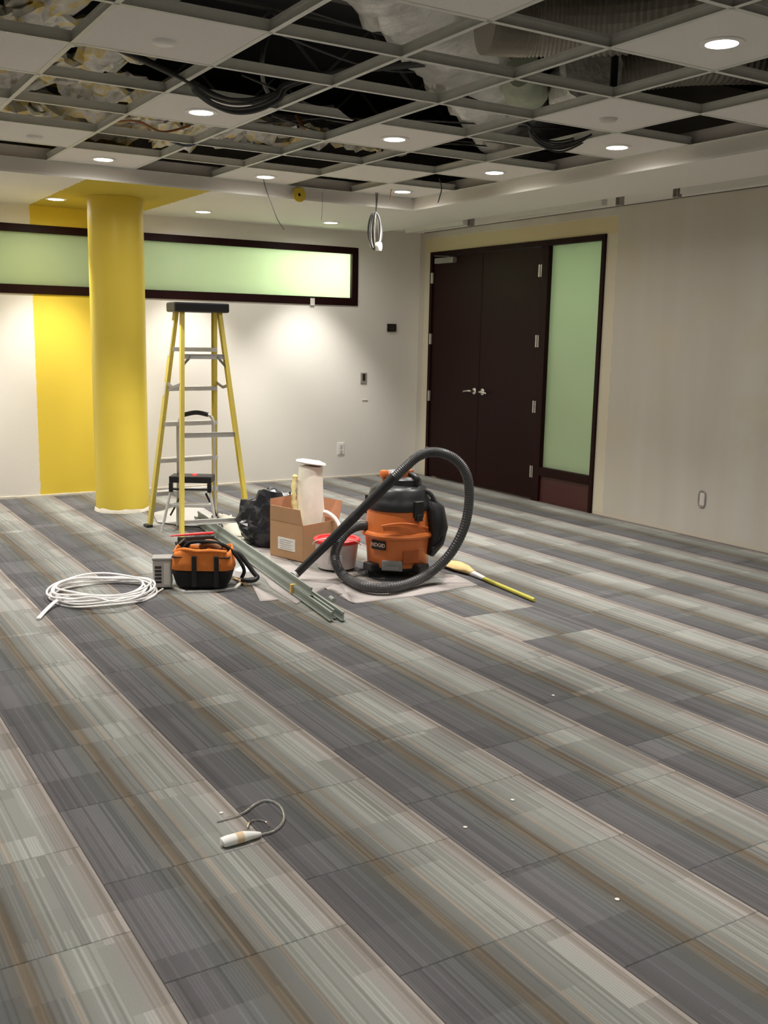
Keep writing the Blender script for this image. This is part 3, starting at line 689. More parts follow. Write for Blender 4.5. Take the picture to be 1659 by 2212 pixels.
MB().tube(cat_rom([Vector((0.004, 0, .14)), Vector((0.012, 0, .26)), Vector((0.02, 0, .36)), Vector((0.05, .02, .50))], 6), .004, 6).obj('suspension_wire', M['cable'], co, smooth=True)
MB().lathe([(0.0, -.035), (0.024, -.034), (0.030, -.01), (0.030, .02), (0.022, .034), (0, .036)], (0.022, -.02, -.125), 16).obj('white_connector', M['white'], co, smooth=True)
MB().tube(cat_rom([hy(720, 330, -2.3), hy(760, 370, -2.2), hy(790, 392, -2.0), hy(806, 404, -2.0)], 6), .004, 6).obj('x', M['cable']).name = 'hanging_cable'
tag(bpy.data.objects[-1] if False else [o for o in C.objects if o.name.startswith('hanging_cable') and 'label' not in o][-1], 'grey wire drooping from the middle grid bar towards the hanging coil', 'cable')

# ------------------------------------------------------------------ fittings on the walls
def plate(name, u, v, wall, w, h, label, cat, m, inner=None, im=None, d=.008):
    r = ray(u, v)
    if wall == 'back': P = CAM + r * ((0 - CAM.y) / r.y); b = MB().box((P.x - w / 2, -d, P.z - h / 2), (P.x + w / 2, 0, P.z + h / 2))
    else: P = CAM + r * ((0 - CAM.x) / r.x); b = MB().box((-d, P.y - w / 2, P.z - h / 2), (0, P.y + w / 2, P.z + h / 2))
    o = b.obj(name, m, bevel=.003); tag(o, label, cat)
    for (dx, dz, a, c) in (inner or []):
        if wall == 'back': q = MB().box((P.x + dx - a / 2, -d - .004, P.z + dz - c / 2), (P.x + dx + a / 2, -d, P.z + dz + c / 2))
        else: q = MB().box((-d - .004, P.y + dx - a / 2, P.z + dz - c / 2), (-d, P.y + dx + a / 2, P.z + dz + c / 2))
        q.obj('insert', im, o, bevel=.001)
    return P
plate('thermostat', 845, 708, 'back', .11, .082, 'small dark thermostat box on the back wall right of the window', 'thermostat', M['dark'], [(0, .0, .055, .045)], mat('brown_display', (0.045, 0.035, 0.028), 0.3), .02)
plate('light_switch', 785, 817, 'back', .075, .115, 'grey switch plate with dark toggle below the window end', 'switch', mat('dim_plate', (0.30, 0.27, 0.24), .5), [(0.0, .012, .03, .07)], M['dark'])
plate('wall_socket', 736, 969, 'back', .08, .125, 'white socket plate low on the back wall behind the vacuum hose', 'socket', M['white'], [(0, .025, .03, .035), (0, -.028, .03, .035)], M['plate'])
P = plate('blank_plate', 788, 864, 'back', .07, .006, 'faint short dark mark on the back wall below the switch', 'wall fitting', M['plate'])
b = MB(); Pr = CAM + ray(1517, 1078) * ((0 - CAM.x) / ray(1517, 1078).x); ring = []
for k in range(32):
    t = 2 * PI * k / 32; cx_, cz_ = math.cos(t), math.sin(t); ring.append(Vector((-.004, Pr.y + .032 * math.copysign(abs(cx_) ** .6, cx_), Pr.z + .062 * math.copysign(abs(cz_) ** .6, cz_))))
o = MB().tube(ring, .007, 6, closed=True).obj('wall_socket', M['greyp'], smooth=True); tag(o, 'socket with a dark oval outline low on the right wall', 'socket')
MB().box((-.006, Pr.y - .024, Pr.z - .052), (0, Pr.y + .024, Pr.z + .052)).obj('face_plate', M['plate'], o, bevel=.004)

# ------------------------------------------------------------------ step ladder (two-sided, yellow fibreglass)
lad = empty('step_ladder', (-3.40, -2.17, 0), 'tall yellow fibreglass step ladder with aluminium steps and black top cap', 'ladder')
A = Vector((-3.669, -1.812, 0)); Cc = Vector((-3.06, -1.70, 0)); B = Vector((-3.69, -2.585, 0)); D = Vector((-3.165, -2.66, 0))
H = 1.66
mid = Vector((-3.378, -2.175, 0)); ax = Vector((0.985, -0.10, 0)).normalized()
tA = mid - ax * .155 + Vector((0, .05, H)); tC = mid + ax * .155 + Vector((0, .05, H)); tB = mid - ax * .150 + Vector((0, -.06, H)); tD = mid + ax * .150 + Vector((0, -.06, H))
org = Vector(lad.location)
def part(mb, name, m, par=lad, o_=org, **kw):
    mb.v = [tuple(Vector(v) - o_) for v in mb.v]; return mb.obj(name, m, par, **kw)
inw = ax
rails = [(A, tA, ax, 'front'), (Cc, tC, -ax, 'front'), (B, tB, ax, 'rear'), (D, tD, -ax, 'rear')]
for (f0, t0, inward, sd) in rails:
    b = MB(); w_ = .072 if sd == 'front' else .052
    z0 = f0 + (t0 - f0) * .018
    d_ = (t0 - z0).normalized(); yv = inward.cross(d_)
    b.chan(z0, t0, w_, .022, .005, inward)
    r = part(b, 'rail', M['ladder'])
    part(MB().box((f0.x - .026, f0.y - .042, 0), (f0.x + .026, f0.y + .042, .022)), 'rubber_foot', M['blackr'], r, org, bevel=.006)
# pale stickers on the left front rail
for (k0, k1, m_) in ((.80, .955, M['lab']), (.62, .68, M['lab'])):
    a = A + (tA - A) * k0; e = A + (tA - A) * k1; n_ = Vector((-1, 0, 0)) * .006
    part(MB().bar(a - ax * .0045, e - ax * .0045, .045, .002, ax), 'warning_sticker', m_)
for z in (.282, .544, .828, 1.097, 1.392):
    t = z / H; a = A.lerp(tA, t); c = Cc.lerp(tC, t); b = MB()
    a = a + ax * .006; c = c - ax * .006
    b.box((0, -.045, -.004), ((c - a).length, .045, .0), Matrix.Translation(a) @ Matrix.Rotation(math.atan2(c.y - a.y, c.x - a.x), 4, 'Z'))
    for yy in (-.045, .041): b.box((0, yy, -.030), ((c - a).length, yy + .004, -.004), Matrix.Translation(a) @ Matrix.Rotation(math.atan2(c.y - a.y, c.x - a.x), 4, 'Z'))
    part(b, 'step', M['alu'])
for z in (.156, .77, 1.33):
    t = z / H; a = B.lerp(tB, t) + ax * .005; c = D.lerp(tD, t) - ax * .005
    part(MB().chan(a, c, .036, .014, .003, (0, -1, 0)), 'rear_brace', M['alu'])
    if z > 1.2:
        for q, sgn in ((a, 1), (c, -1)): part(MB().bar(q + ax * sgn * .07, q + Vector((0, 0, -.085)) + ax * sgn * .01 - ax * sgn * .018, .018, .005, (0, 1, 0)), 'gusset', M['steel'])
for (f0, t0, f1, t1) in ((A, tA, B, tB), (Cc, tC, D, tD)):
    t = 1.13 / H; part(MB().bar(f0.lerp(t0, t), f0.lerp(t0, t).lerp(f1.lerp(t1, t), .5) + Vector((0, 0, -.03)), .006, .022).bar(f0.lerp(t0, t).lerp(f1.lerp(t1, t), .5) + Vector((0, 0, -.03)), f1.lerp(t1, t), .006, .022), 'spreader', M['steel'])
mt = Matrix.Translation(mid + Vector((0, 0, H))) @ Matrix.Rotation(math.atan2(ax.y, ax.x), 4, 'Z')
b = MB(); b.box((-.205, -.125, -.012), (.205, .125, .058), mt)
part(b, 'top_cap', M['black'], bevel=.012)

# ------------------------------------------------------------------ small folding step stool standing inside the ladder
st = empty('folding_step_stool', (-3.36, -2.10, 0), 'small folding step stool with tall silver hoop handle, standing within the ladder', 'step stool')
so = Vector(st.location)
dx = Vector((RT.x, RT.y, 0)).normalized(); dn = Vector((FW.x, FW.y, 0)).normalized()
g0 = Vector((-3.38, -1.98, 0)) + dn * 0.02
def sp(u, v, off=0.0):
    return pl(u, v, g0 + dn * off)
hoop = cat_rom([sp(384, 1120), sp(385, 1020), sp(384, 940), sp(386, 908), sp(398, 896), sp(424, 892), sp(449, 896), sp(460, 908), sp(462, 940), sp(463, 1020), sp(465, 1120)], 8)
hoop[0].z = hoop[-1].z = .008
part(MB().tube(hoop, .0125, 10), 'hoop_handle', M['alu'], st, so, smooth=True)
part(MB().tube(cat_rom([sp(397, 896), sp(424, 891), sp(450, 896)], 6), .018, 10), 'grip', M['black'], st, so, smooth=True)
p0, p1 = sp(376, 1030), sp(465, 1026); zc = .395
mt = Matrix.Translation((p0 + p1) / 2 - dn * .10) @ Matrix.Rotation(math.atan2(dx.y, dx.x), 4, 'Z'); hw = (p1 - p0).length / 2
b = MB(); b.box((-hw, -.09, -.03), (hw, .09, .02), mt); part(b, 'platform', M['black'], st, so, bevel=.006)
b = MB(); b.box((-hw, -.10, -.10), (-hw + .03, -.07, -.03), mt); b.box((hw - .03, -.10, -.10), (hw, -.07, -.03), mt); b.box((-hw, -.10, -.085), (hw, -.085, -.07), mt); part(b, 'frame_bracket', M['black'], st, so, bevel=.003)
for sg in (-1, 1):
    base = (p0 + p1) / 2; a = base + dx * (hw - .02) * sg - dn * .17 + Vector((0, 0, -.05)); f_ = base + dx * (hw + .05) * sg - dn * .24
    f_.z = .008; part(MB().tube([a, f_], .011, 8), 'leg', M['alu'], st, so)
    a = base + dx * (hw - .07) * sg + Vector((0, 0, -.13)) - dn * .03; f_ = base + dx * (hw + .02) * sg - dn * .06; f_.z = .10
    part(MB().bar(a, f_, .012, .022, dn), 'brace', M['black'], st, so)
mt = Matrix.Translation(((p0 + p1) / 2).xy.to_3d() + Vector((0, 0, .20)) - dn * .14) @ Matrix.Rotation(math.atan2(dx.y, dx.x), 4, 'Z')
part(MB().box((-hw, -.05, -.012), (hw, .05, .012), mt), 'step', M['alu'], st, so, bevel=.004)
kb = pl(421, 1021, g0 - dn * .1); kb.z = p0.z + .055 - .025
tag(MB().lathe([(0, -.012), (.02, -.012), (.026, 0), (.018, .011), (0, .013)], kb, 18).obj('red_dish', M['red'], smooth=True), 'small red dish lying on the black platform of the step stool', 'dish')

# ------------------------------------------------------------------ vacuum cleaner
vc = Vector((-2.745, -4.00, 0)); vac = empty('wet_dry_vacuum', vc, 'orange wet and dry vacuum cleaner with black lid on dusty grey cloth', 'vacuum cleaner')
def vp(mb, name, m, par=vac, **kw):
    if name not in ('suction_hose', 'wand', 'wand_joint', 'grey_nozzle', 'inlet_port'): mb.v = [tuple(c_ * 1.09 for c_ in v) for v in mb.v]
    return mb.obj(name, m, par, **kw)
V = MB().lathe([(.170, .045), (.178, .06), (.186, .16), (.196, .225), (.212, .232), (.216, .245), (.210, .258), (.196, .264), (.188, .32), (.182, .385), (.180, .40)], n=56)
drum = vp(V, 'drum', M['orange'], smooth=True)
L = MB().lathe([(.184, .385), (.192, .392), (.194, .425), (.184, .440), (.176, .465), (.165, .50), (.150, .515), (.120, .53), (.06, .535), (0, .536)], n=56)
lid = vp(L, 'lid', M['black'], smooth=True)
face = math.atan2(-FW.y, -FW.x)          # direction from the vacuum towards the camera
def av(a, r, z): return Vector((r * math.cos(face + a), r * math.sin(face + a), z))
vp(MB().lathe([(.105, .52), (.112, .53), (.108, .56), (.09, .575), (.0, .58)], (av(1.2, .02, 0)), 32), 'motor_housing', M['black'], lid, smooth=True)
vp(MB().tube(cat_rom([av(.9, .12, .53), av(.9, .125, .575), av(1.6, .03, .60), av(2.7, .10, .575), av(2.7, .12, .53)], 7), .016, 10), 'carry_handle', M['black'], lid, smooth=True)
vp(MB().lathe([(.02, .56), (.055, .575), (.06, .59), (.05, .605), (0, .61)], av(-1.2, .02, 0), 24), 'silver_cap', mat('silver_grey_cap', (.42, .42, .44), .35, .3), lid, smooth=True)
vp(MB().lathe([(.012, .52), (.012, .565), (.026, .572), (.030, .59), (.022, .608), (0, .612)], av(-1.15, .095, 0), 20), 'orange_knob', M['orange'], lid, smooth=True)
kq = MB().lathe([(.012, .57), (.028, .60), (.03, .615), (.02, .63), (0, .632)], av(.55, .035, 0), 20); kq.box((-.018, -.045, .57), (.018, .045, .612), Matrix.Translation(av(.7, .055, 0)) @ Matrix.Rotation(face + .6, 4, 'Z'))
vp(kq, 'switch_dial', M['orange'], lid, smooth=True)
# lid clips, right and left
for a_ in (.62, -2.0, 2.4):
    mtx = Matrix.Rotation(face + a_, 4, 'Z')
    vp(MB().box((.178, -.03, .355), (.207, .03, .45), mtx).box((.178, -.02, .335), (.214, .02, .375), mtx), 'latch', M['black'], bevel=.006)
# moulded recess box on the front and brand plate
mtx = Matrix.Rotation(face + .42, 4, 'Z'); vp(MB().box((.176, -.05, .09), (.191, .05, .165), mtx), 'relief_panel', mat('dull_orange', (.50, .12, .03), .45), bevel=.004)
mtx = Matrix.Rotation(face - .62, 4, 'Z')
bp_ = vp(MB().box((.183, -.048, .165), (.1985, .048, .218), mtx), 'name_plate', M['black'], bevel=.004)
cu = bpy.data.curves.new('lettering', 'FONT'); cu.body = 'RIDGID'; cu.size = .033; cu.extrude = .0006; cu.align_x = 'CENTER'; cu.align_y = 'CENTER'
to = bpy.data.objects.new('lettering', cu); C.objects.link(to); cu.materials.append(mat('plate_lettering', (.75, .55, .45), .5))
to.matrix_world = Matrix.Identity(4)
fr = Matrix(((0, 0, 1), (1, 0, 0), (0, 1, 0))).to_4x4()
bpy.context.view_layer.update(); lm_ = bpy.data.meshes.new_from_object(to.evaluated_get(bpy.context.evaluated_depsgraph_get())); bpy.data.objects.remove(to)
to = bpy.data.objects.new('lettering', lm_); C.objects.link(to)
to.parent = bp_; to.matrix_local = mtx @ Matrix.Translation((.1992 * 1.09, 0, .1915 * 1.09)) @ fr
# drum shape details
vp(MB().tube([av(t, .200, .30 + .028 * math.cos((t - .1) * 2.2)) for t in [i * .08 - .5 for i in range(20)]], .006, 6), 'moulded_rim', M['orange'], drum, smooth=True)
mtx = Matrix.Rotation(face - .18, 4, 'Z'); vp(MB().box((.165, -.06, .045), (.188, .06, .105), mtx).box((.18, -.045, .05), (.20, .045, .075), mtx), 'drain_bracket', mat('silver_bracket', (.33, .33, .33), .4), bevel=.006)
# caster base
for k in range(4):
    a_ = [.75, -.9, 2.35, -2.4][k]; mtx = Matrix.Rotation(face + a_, 4, 'Z')
    ft_ = vp(MB().box((.12, -.045, .032), (.225, .045, .082), mtx), 'caster_foot', M['black'], bevel=.012)
    mm = mtx @ Matrix.Translation((.205, 0, .024)) @ Matrix.Rotation(PI / 2, 4, 'X')
    vp(MB().lathe([(0, -.012), (.024, -.012), (.024, .012), (0, .012)], (0, 0, 0), 20, mm), 'caster_wheel', M['blackr'], ft_)
vp(MB().lathe([(.14, .03), (.176, .04), (.182, .055), (.17, .062)], n=48), 'base_ring', M['black'], smooth=True)
# cord and tool storage hump on the right side
hp = MB().tube([av(1.35, .17, .43), av(1.35, .215, .38), av(1.35, .235, .28), av(1.35, .225, .19), av(1.35, .19, .12)], [.04, .06, .062, .05, .03], 14); vp(hp, 'rear_tool_holder', M['black'], smooth=True)
vp(MB().tube(cat_rom([av(1.2, .16, .50), av(1.25, .20, .47), av(1.3, .245, .36), av(1.3, .275, .27), av(1.2, .27, .2), av(1.1, .22, .16)], 6), .012, 8), 'power_cord', M['blackr'], smooth=True)
# inlet port on the left + hose
inl = pl(802, 1139, vc + dn * -.03)
HP = [inl + Vector((.05, -.02, 0)), inl]
v2 = vc - dn * .26
hp_ = [(775, 1138, -.10), (748, 1152, -.18), (728, 1182, -.24), (724, 1212, -.27), (742, 1245, -.30), (785, 1268, -.32), (835, 1273, -.31), (885, 1262, -.30), (935, 1235, -.28), (975, 1195, -.26), (1003, 1140, -.24), (1013, 1085, -.22),
       (1010, 1035, -.22), (992, 1002, -.22), (962, 983, -.23), (930, 979, -.24), (900, 990, -.26), (875, 1012, -.28), (845, 1040, -.30)]
for u, v, o_ in hp_:
    q = pl(u, v, vc + dn * o_)
    if q.z < .034: q = fl(u, v, .034)
    HP.append(q)
hs = cat_rom(HP, 20)
vp(MB().tube([p - vc for p in hs], .031, 16, ribs=.09), 'suction_hose', M['hose'])
# inlet elbow
vp(MB().tube([inl - vc + Vector((.10, -.02, 0)), inl - vc + Vector((-.03, .0, 0))], [.04, .036], 18), 'inlet_port', M['black'], smooth=True)
wa = hs[-1]; wb = fl(640, 1243, .03)
q1 = wa.lerp(wb, .36); q2 = wa.lerp(wb, .40)
wand = vp(MB().tube([wa - vc + (wa - wb).normalized() * .03, wa.lerp(wb, .03) - vc, q1 - vc, q2 - vc, wb - vc], [.035, .031, .028, .030, .024], 16), 'wand', M['black'], smooth=True)
vp(MB().tube([q1 - vc, q2 - vc], .031, 16), 'wand_joint', M['blackr'], wand, smooth=True)
nz = wb + Vector((-.02, -.01, -.005))
vp(MB().tube([wb - vc, nz - vc + Vector((-.02, -.01, 0))], [.024, .028], 14), 'grey_nozzle', mat('pale_grey_nozzle', (.45, .44, .43), .5), wand, smooth=True)

# ------------------------------------------------------------------ cardboard box, paper roll, bin bag
P1 = Vector((-3.255, -3.17, .005)); P2 = Vector((-3.165, -3.484, .005)); P3 = Vector((-2.83, -3.37, .005)); P4 = P1 + (P3 - P2)
hb_ = .245
box_ = empty('cardboard_box', P2, 'open brown cardboard box with a white label between bin bag and vacuum', 'box')
def bxp(mb, name, m, **kw):
    mb.v = [tuple(Vector(v) - P2) for v in mb.v]; return mb.obj(name, m, box_, **kw)
def wallq(a, b_, h, t=.005, z0=.003):
    return MB().bar(a + Vector((0, 0, z0 + h / 2)), b_ + Vector((0, 0, z0 + h / 2)), t, h)
bxp(wallq(P1, P2, hb_), 'side_wall', M['card']); bxp(wallq(P2, P3, hb_), 'side_wall', M['card']); bxp(wallq(P3, P4, hb_), 'side_wall', M['cardin']); bxp(wallq(P4, P1, hb_), 'side_wall', M['cardin'])
bxp(MB().prism([(q.x, q.y) for q in (P1, P2, P3, P4)], .003, .008), 'bottom', M['cardin'])
up = Vector((0, 0, 1))
def flap(a, b_, out, h, ang, name='flap', m=M['card']):
    d = (out * math.sin(ang) + up * math.cos(ang)) * h; z = Vector((0, 0, hb_ + .004)); t = (b_ - a).normalized() * .015
    b = MB(); q = [a + z, b_ + z, b_ + z + d - t, a + z + d + t]; nn = (q[1] - q[0]).cross(q[3] - q[0]).normalized() * .004
    b.add(q + [x + nn for x in q], [(0, 3, 2, 1), (4, 5, 6, 7), (0, 1, 5, 4), (1, 2, 6, 5), (2, 3, 7, 6), (3, 0, 4, 7)]); bxp(b, name, m)
o12 = -(P3 - P2).normalized(); o23 = (P2 - P1).normalized()
flap(P1, P2, o12, .105, .12); flap(P3, P4, -o12, .13, .35, m=M['cardin']); flap(P4, P1, -o23, .14, .1, m=M['cardin'])
a = P1.lerp(P2, .25); e = P1.lerp(P2, .78); n_ = o12 * .004
q = MB().bar(a + n_ + up * .10, e + n_ + up * .10, .001, .085); lb = bxp(q, 'address_label', M['lab'])
q = MB()
for k in range(5): q.bar(a.lerp(e, .12) + n_ * 1.2 + up * (.125 - .014 * k), a.lerp(e, .85 - .12 * (k % 2)) + n_ * 1.2 + up * (.125 - .014 * k), .001, .003)
bxp(q, 'label_print', M['greyp'])
# tall white roll/bag standing in the box
rl = pl(673, 1115, (-3.02, -3.28, 0)); rc_ = Vector((-3.0, -3.27, .014))
b = MB(); n = 28; prof = [(.095, 0), (.105, .03), (.102, .15), (.097, .28), (.092, .40), (.086, .52), (.080, .60)]
b.lathe(prof, rc_, n); b.v = [tuple(rc_ + (Vector(v) - rc_) * (1 + .10 * noise.noise(Vector(v) * 9)) if True else v) for v in b.v]
b.v = [(x, y, max(z, .010)) for x, y, z in b.v]
ro = b.obj('paper_sack', M['cream'], smooth=True); tag(ro, 'tall cream paper sack standing upright in the cardboard box', 'sack')
b = MB().lathe([(0, .0), (.08, .002), (.106, .010), (.100, .022), (.06, .032), (0, .034)], (0, 0, 0), 26, Matrix.Rotation(.16, 4, 'Y'))
b.v = [tuple(Vector(v) + rc_ + Vector((.0, 0, .615))) for v in b.v]; b.obj('white_top', M['white'], ro, smooth=True)
b = MB(); pts = [pl(638, 1025, rc_ - dn * .06), pl(634, 1060, rc_ - dn * .08), pl(637, 1100, rc_ - dn * .09), pl(646, 1130, rc_ - dn * .10)]
b.tube(cat_rom(pts, 5), [.012 + .010 * math.sin(i * 1.3) ** 2 for i in range(16)], 8); b.obj('yellowed_fold', mat('yellowed_paper', (.76, .66, .30), .85, noise_amt=.2), ro, smooth=True)
# white loop strap beside it
pts = [pl(688, 1108, rc_ - dn * .02), pl(704, 1106, rc_ - dn * .03), pl(722, 1118, rc_ - dn * .06), pl(733, 1136, rc_ - dn * .09), pl(736, 1150, rc_ - dn * .12)]
for q in pts: q.z = max(q.z, .01)
b = MB().tube(cat_rom(pts, 6), .014, 8); tag(b.obj('white_strap', M['white'], smooth=True), 'curved white plastic strip hanging over the right edge of the cardboard box', 'strip')
pts = [pl(689, 1122, rc_ + dn * .02), pl(693, 1140, rc_ + dn * .02), pl(700, 1152, rc_ + dn * .02)]
b = MB().tube(cat_rom(pts, 5), [.022] * 11, 8); tag(b.obj('pink_tube', mat('pink_plastic', (.75, .38, .33), .4), smooth=True), 'short pink plastic tube inside the cardboard box', 'tube')
# black bin bag
bc = Vector((-3.06, -2.88, 0)); bm = bmesh.new(); bmesh.ops.create_icosphere(bm, subdivisions=4, radius=1)
for v in bm.verts:
    p = v.co.copy(); k = 1 + .22 * noise.noise(p * 2.2 + Vector((3, 1, 0))) + .09 * noise.noise(p * 6)
    ridge = abs(noise.noise(p * 4 + Vector((9, 0, 0)))) * .10
    p = Vector((p.x * .29, p.y * .18, p.z * .23 + .17)) * 1.0; p = Vector((p.x * (k - ridge), p.y * (k - ridge), max(.002, p.z * (k - ridge)))); v.co = p
me = bpy.data.meshes.new('bin_bag'); bm.to_mesh(me); bm.free(); me.materials.append(M['bag'])
o = bpy.data.objects.new('bin_bag', me); C.objects.link(o); o.location = bc; o.rotation_euler.z = math.atan2(dx.y, dx.x)
tag(o, 'crumpled black plastic bin bag slumped behind and left of the cardboard box', 'bag')
# pail
pc = Vector((-3.035, -3.715, 0)); pa = empty('plastic_pail', pc, 'cloudy white plastic pail with red rim lid beside the box', 'bucket')
MB().lathe([(.118, .006), (.124, .008), (.142, .165), (.150, .168), (.150, .178), (.142, .180)], n=40).obj('pail_body', M['pail'], pa, smooth=True)
MB().lathe([(.150, .172), (.154, .176), (.154, .192), (.146, .198), (.128, .196), (.124, .186), (0, .186)], n=40).obj('red_lid', M['red'], pa, smooth=True)
MB().tube(cat_rom([Vector((.155 * math.cos(t), .155 * math.sin(t), .150 - .075 * math.sin((t - face - PI / 2) ))) for t in [face - PI / 2 + PI * i / 10 for i in range(11)]], 3), .003, 6).obj('bail_handle', M['white'], pa, smooth=True)
ox = Matrix.Rotation(face, 4, 'Z'); MB().box((.133, -.045, .05), (.142, .045, .11), ox).obj('grey_marking', mat('smudged_print', (.45, .42, .42), .6), pa, bevel=.002)

# ------------------------------------------------------------------ tool bag on its low metal frame
tb = Vector((-3.985, -3.80, 0)); bag = empty('tool_bag', tb + Vector((0, 0, .012)), 'orange and black open tool bag stuffed with tools', 'bag')
ang = math.atan2(dx.y, dx.x)
bag.rotation_euler.z = ang
def bxs(w0, w1, d0, d1, z0, z1, name, m, r=.02, par=bag):
    b = MB(); b.add([(-w0, -d0, z0), (w0, -d0, z0), (w0, d0, z0), (-w0, d0, z0), (-w1, -d1, z1), (w1, -d1, z1), (w1, d1, z1), (-w1, d1, z1)], [(0, 3, 2, 1), (4, 5, 6, 7), (0, 1, 5, 4), (1, 2, 6, 5), (2, 3, 7, 6), (3, 0, 4, 7)])
    return b.obj(name, m, par, bevel=r, segs=4)
bxs(.145, .18, .095, .115, 0.0, .125, 'base_panel', M['fabric'], .03)
up_ = MB(); n = 40
vs = []
for lvl, z in enumerate((.115, .16, .205, .232)):
    for k in range(n):
        t = 2 * PI * k / n; c_, s_ = math.cos(t), math.sin(t); ex = .45
        rx, ry = .184 - .006 * lvl, .120 - .004 * lvl
        wz = .010 * math.sin(3 * t) * (lvl / 3)
        vs.append((rx * math.copysign(abs(c_) ** ex, c_), ry * math.copysign(abs(s_) ** ex, s_), z + wz))
up_.add(vs, [(l * n + k, l * n + (k + 1) % n, (l + 1) * n + (k + 1) % n, (l + 1) * n + k) for l in range(3) for k in range(n)])
o = up_.obj('upper_panel', M['orangef'], bag, smooth=True); s_ = o.modifiers.new('t', 'SOLIDIFY'); s_.thickness = .006
for x in (-.035, .095):
    MB().box((x - .014, -.131, .02), (x + .014, -.117, .205)).obj('buckle_strap', M['fabric'], bag, bevel=.004)
MB().tube(cat_rom([(-.12, -.02, .22), (-.08, -.02, .262), (0, -.02, .27), (.09, -.02, .262), (.15, -.02, .235), (.20, -.01, .18), (.24, .0, .10), (.225, 0, .05)], 6), .011, 8).obj('shoulder_strap', M['fabric'], bag, smooth=True)
MB().tube(cat_rom([(-.165, -.06, .215), (-.10, -.10, .24), (-.02, -.11, .232), (.06, -.11, .236), (.15, -.09, .225)], 5), .010, 8).obj('rim_piping', M['orangef'], bag, smooth=True)
MB().box((-.17, -.11, .19), (.17, .11, .195)).obj('dark_inside', M['fabric'], bag)
def tool(mb, name, m, label, cat='tool'):
    R = Matrix.Translation(tb) @ Matrix.Rotation(ang, 4, 'Z'); mb.v = [tuple(R @ Vector(v)) for v in mb.v]
    return tag(mb.obj(name, m, smooth=True), label, cat)
tool(MB().tube(cat_rom([(-.02, .02, .235), (.02, .0, .268), (.075, -.01, .26), (.11, -.02, .235)], 5), [.012, .022, .026, .026, .026, .026, .026, .026, .026, .026, .026, .026, .026, .024, .022, .012], 10), 'work_glove', M['brown'], 'brown leather roll poking out of the orange tool bag', 'glove')
tool(MB().tube([(-.10, .03, .235), (-.135, .02, .275)], [.022, .028], 10), 'screwdriver', M['black'], 'stubby black screwdriver sticking out at the left of the tool bag')
# low frame: octagonal flat aluminium loop lying on the carpet with two posts and a top bar behind
fr0 = Vector((-4.02, -3.76, 0)); fa = empty('folding_dolly', fr0, 'low aluminium frame with octagonal foot loop carrying the tool bag', 'dolly')
pts = [fl(350, 1247), fl(352, 1262), fl(400, 1281), fl(455, 1279), fl(508, 1273), fl(527, 1256), fl(515, 1240), fl(380, 1232)]
cen = sum(pts, Vector()) / len(pts)
loop = MB(); pp = [Vector((q.x, q.y, .006)) - fr0 for q in pts]
for i in range(len(pp)): loop.bar(pp[i], pp[(i + 1) % len(pp)], .022, .010)
loop.obj('foot_loop', M['alu'], fa)
bk = pl(430, 1200, tb + dn * .20)
def fp(u, v, o_=.20): return pl(u, v, tb + dn * o_) - fr0
L0 = fp(360, 1225, .16); L0.z = .012; R0 = fp(478, 1228, .2); R0.z = .012
MB().bar(L0, fp(388, 1178), .022, .012, dn).obj('upright', M['alu'], fa); MB().bar(fp(388, 1178), fp(470, 1176), .016, .014, dn).obj('crossbar', M['alu'], fa)
MB().bar(fp(470, 1176), R0, .022, .012, dn).obj('upright', M['alu'], fa)
MB().bar(fp(384, 1166, .22), fp(463, 1162, .22), .03, .03, dn).obj('handle_bar', M['black'], fa, bevel=.006)
for s_ in (386, 461): MB().bar(fp(s_, 1178, .21), fp(s_, 1160, .22), .012, .012, dn).obj('handle_post', M['black'], fa)
rr = [pl(368, 1158, tb + dn * .215), pl(415, 1154, tb + dn * .215), pl(462, 1151, tb + dn * .215)]; base_z = None
tag(MB().tube(rr, [.004, .009, .009], 8).obj('red_rod', M['red'], smooth=True), 'thin red rod lying across the black handle bar behind the tool bag', 'rod')
# grey metal tool case to the left of the bag
gc = fl(363, 1258); gc = Vector((-4.205, -3.70, 0.012))
cs = empty('grey_tool_case', gc, 'small grey and white tool case with dark slots at the left of the tool bag', 'case', rz=ang + .15)
MB().box((-.055, -.05, 0), (.055, .05, .165)).obj('case_body', mat('pale_case', (.50, .47, .45), .45), cs, bevel=.008)
MB().box((-.058, -.054, .165), (.058, .054, .18)).obj('case_lid', M['greyp'], cs, bevel=.004)
for k in range(5): MB().box((-.042, -.0535, .028 + k * .022), (-.004, -.050, .042 + k * .022)).obj('vent_slot', M['dark'], cs)
MB().box((.010, -.0535, .02), (.045, -.050, .15)).obj('light_panel', M['plate'], cs)
# black elbow tube right of the tool bag
pts = [fl(500, 1195, .10), fl(525, 1200, .13), fl(540, 1222, .09), fl(556, 1243, .03), fl(545, 1253, .018), fl(522, 1250, .016)]
pts = [pl(492, 1188, tb + dn * .08), pl(515, 1196, tb + dn * .10), pl(532, 1215, tb + dn * .10), pl(547, 1236, tb + dn * .09), pl(556, 1247, tb + dn * .08), pl(545, 1254, tb + dn * .06), pl(520, 1252, tb + dn * .05)]
for q in pts: q.z = max(q.z, .016)
tag(MB().tube(cat_rom(pts, 6), .015, 10).obj('bent_tube', M['black'], smooth=True), 'bent black tube arching down to the floor right of the tool bag', 'tube')
b = MB().tube(cat_rom([fl(505, 1248, .014), fl(517, 1254, .014), fl(530, 1262, .014)], 4), [.006] * 4 + [.011] * 5, 8)
tag(b.obj('wooden_handle', mat('pale_wood', (.55, .36, .18), .6), smooth=True), 'short pale wooden handle on the floor at the foot of the black bent tube', 'handle')
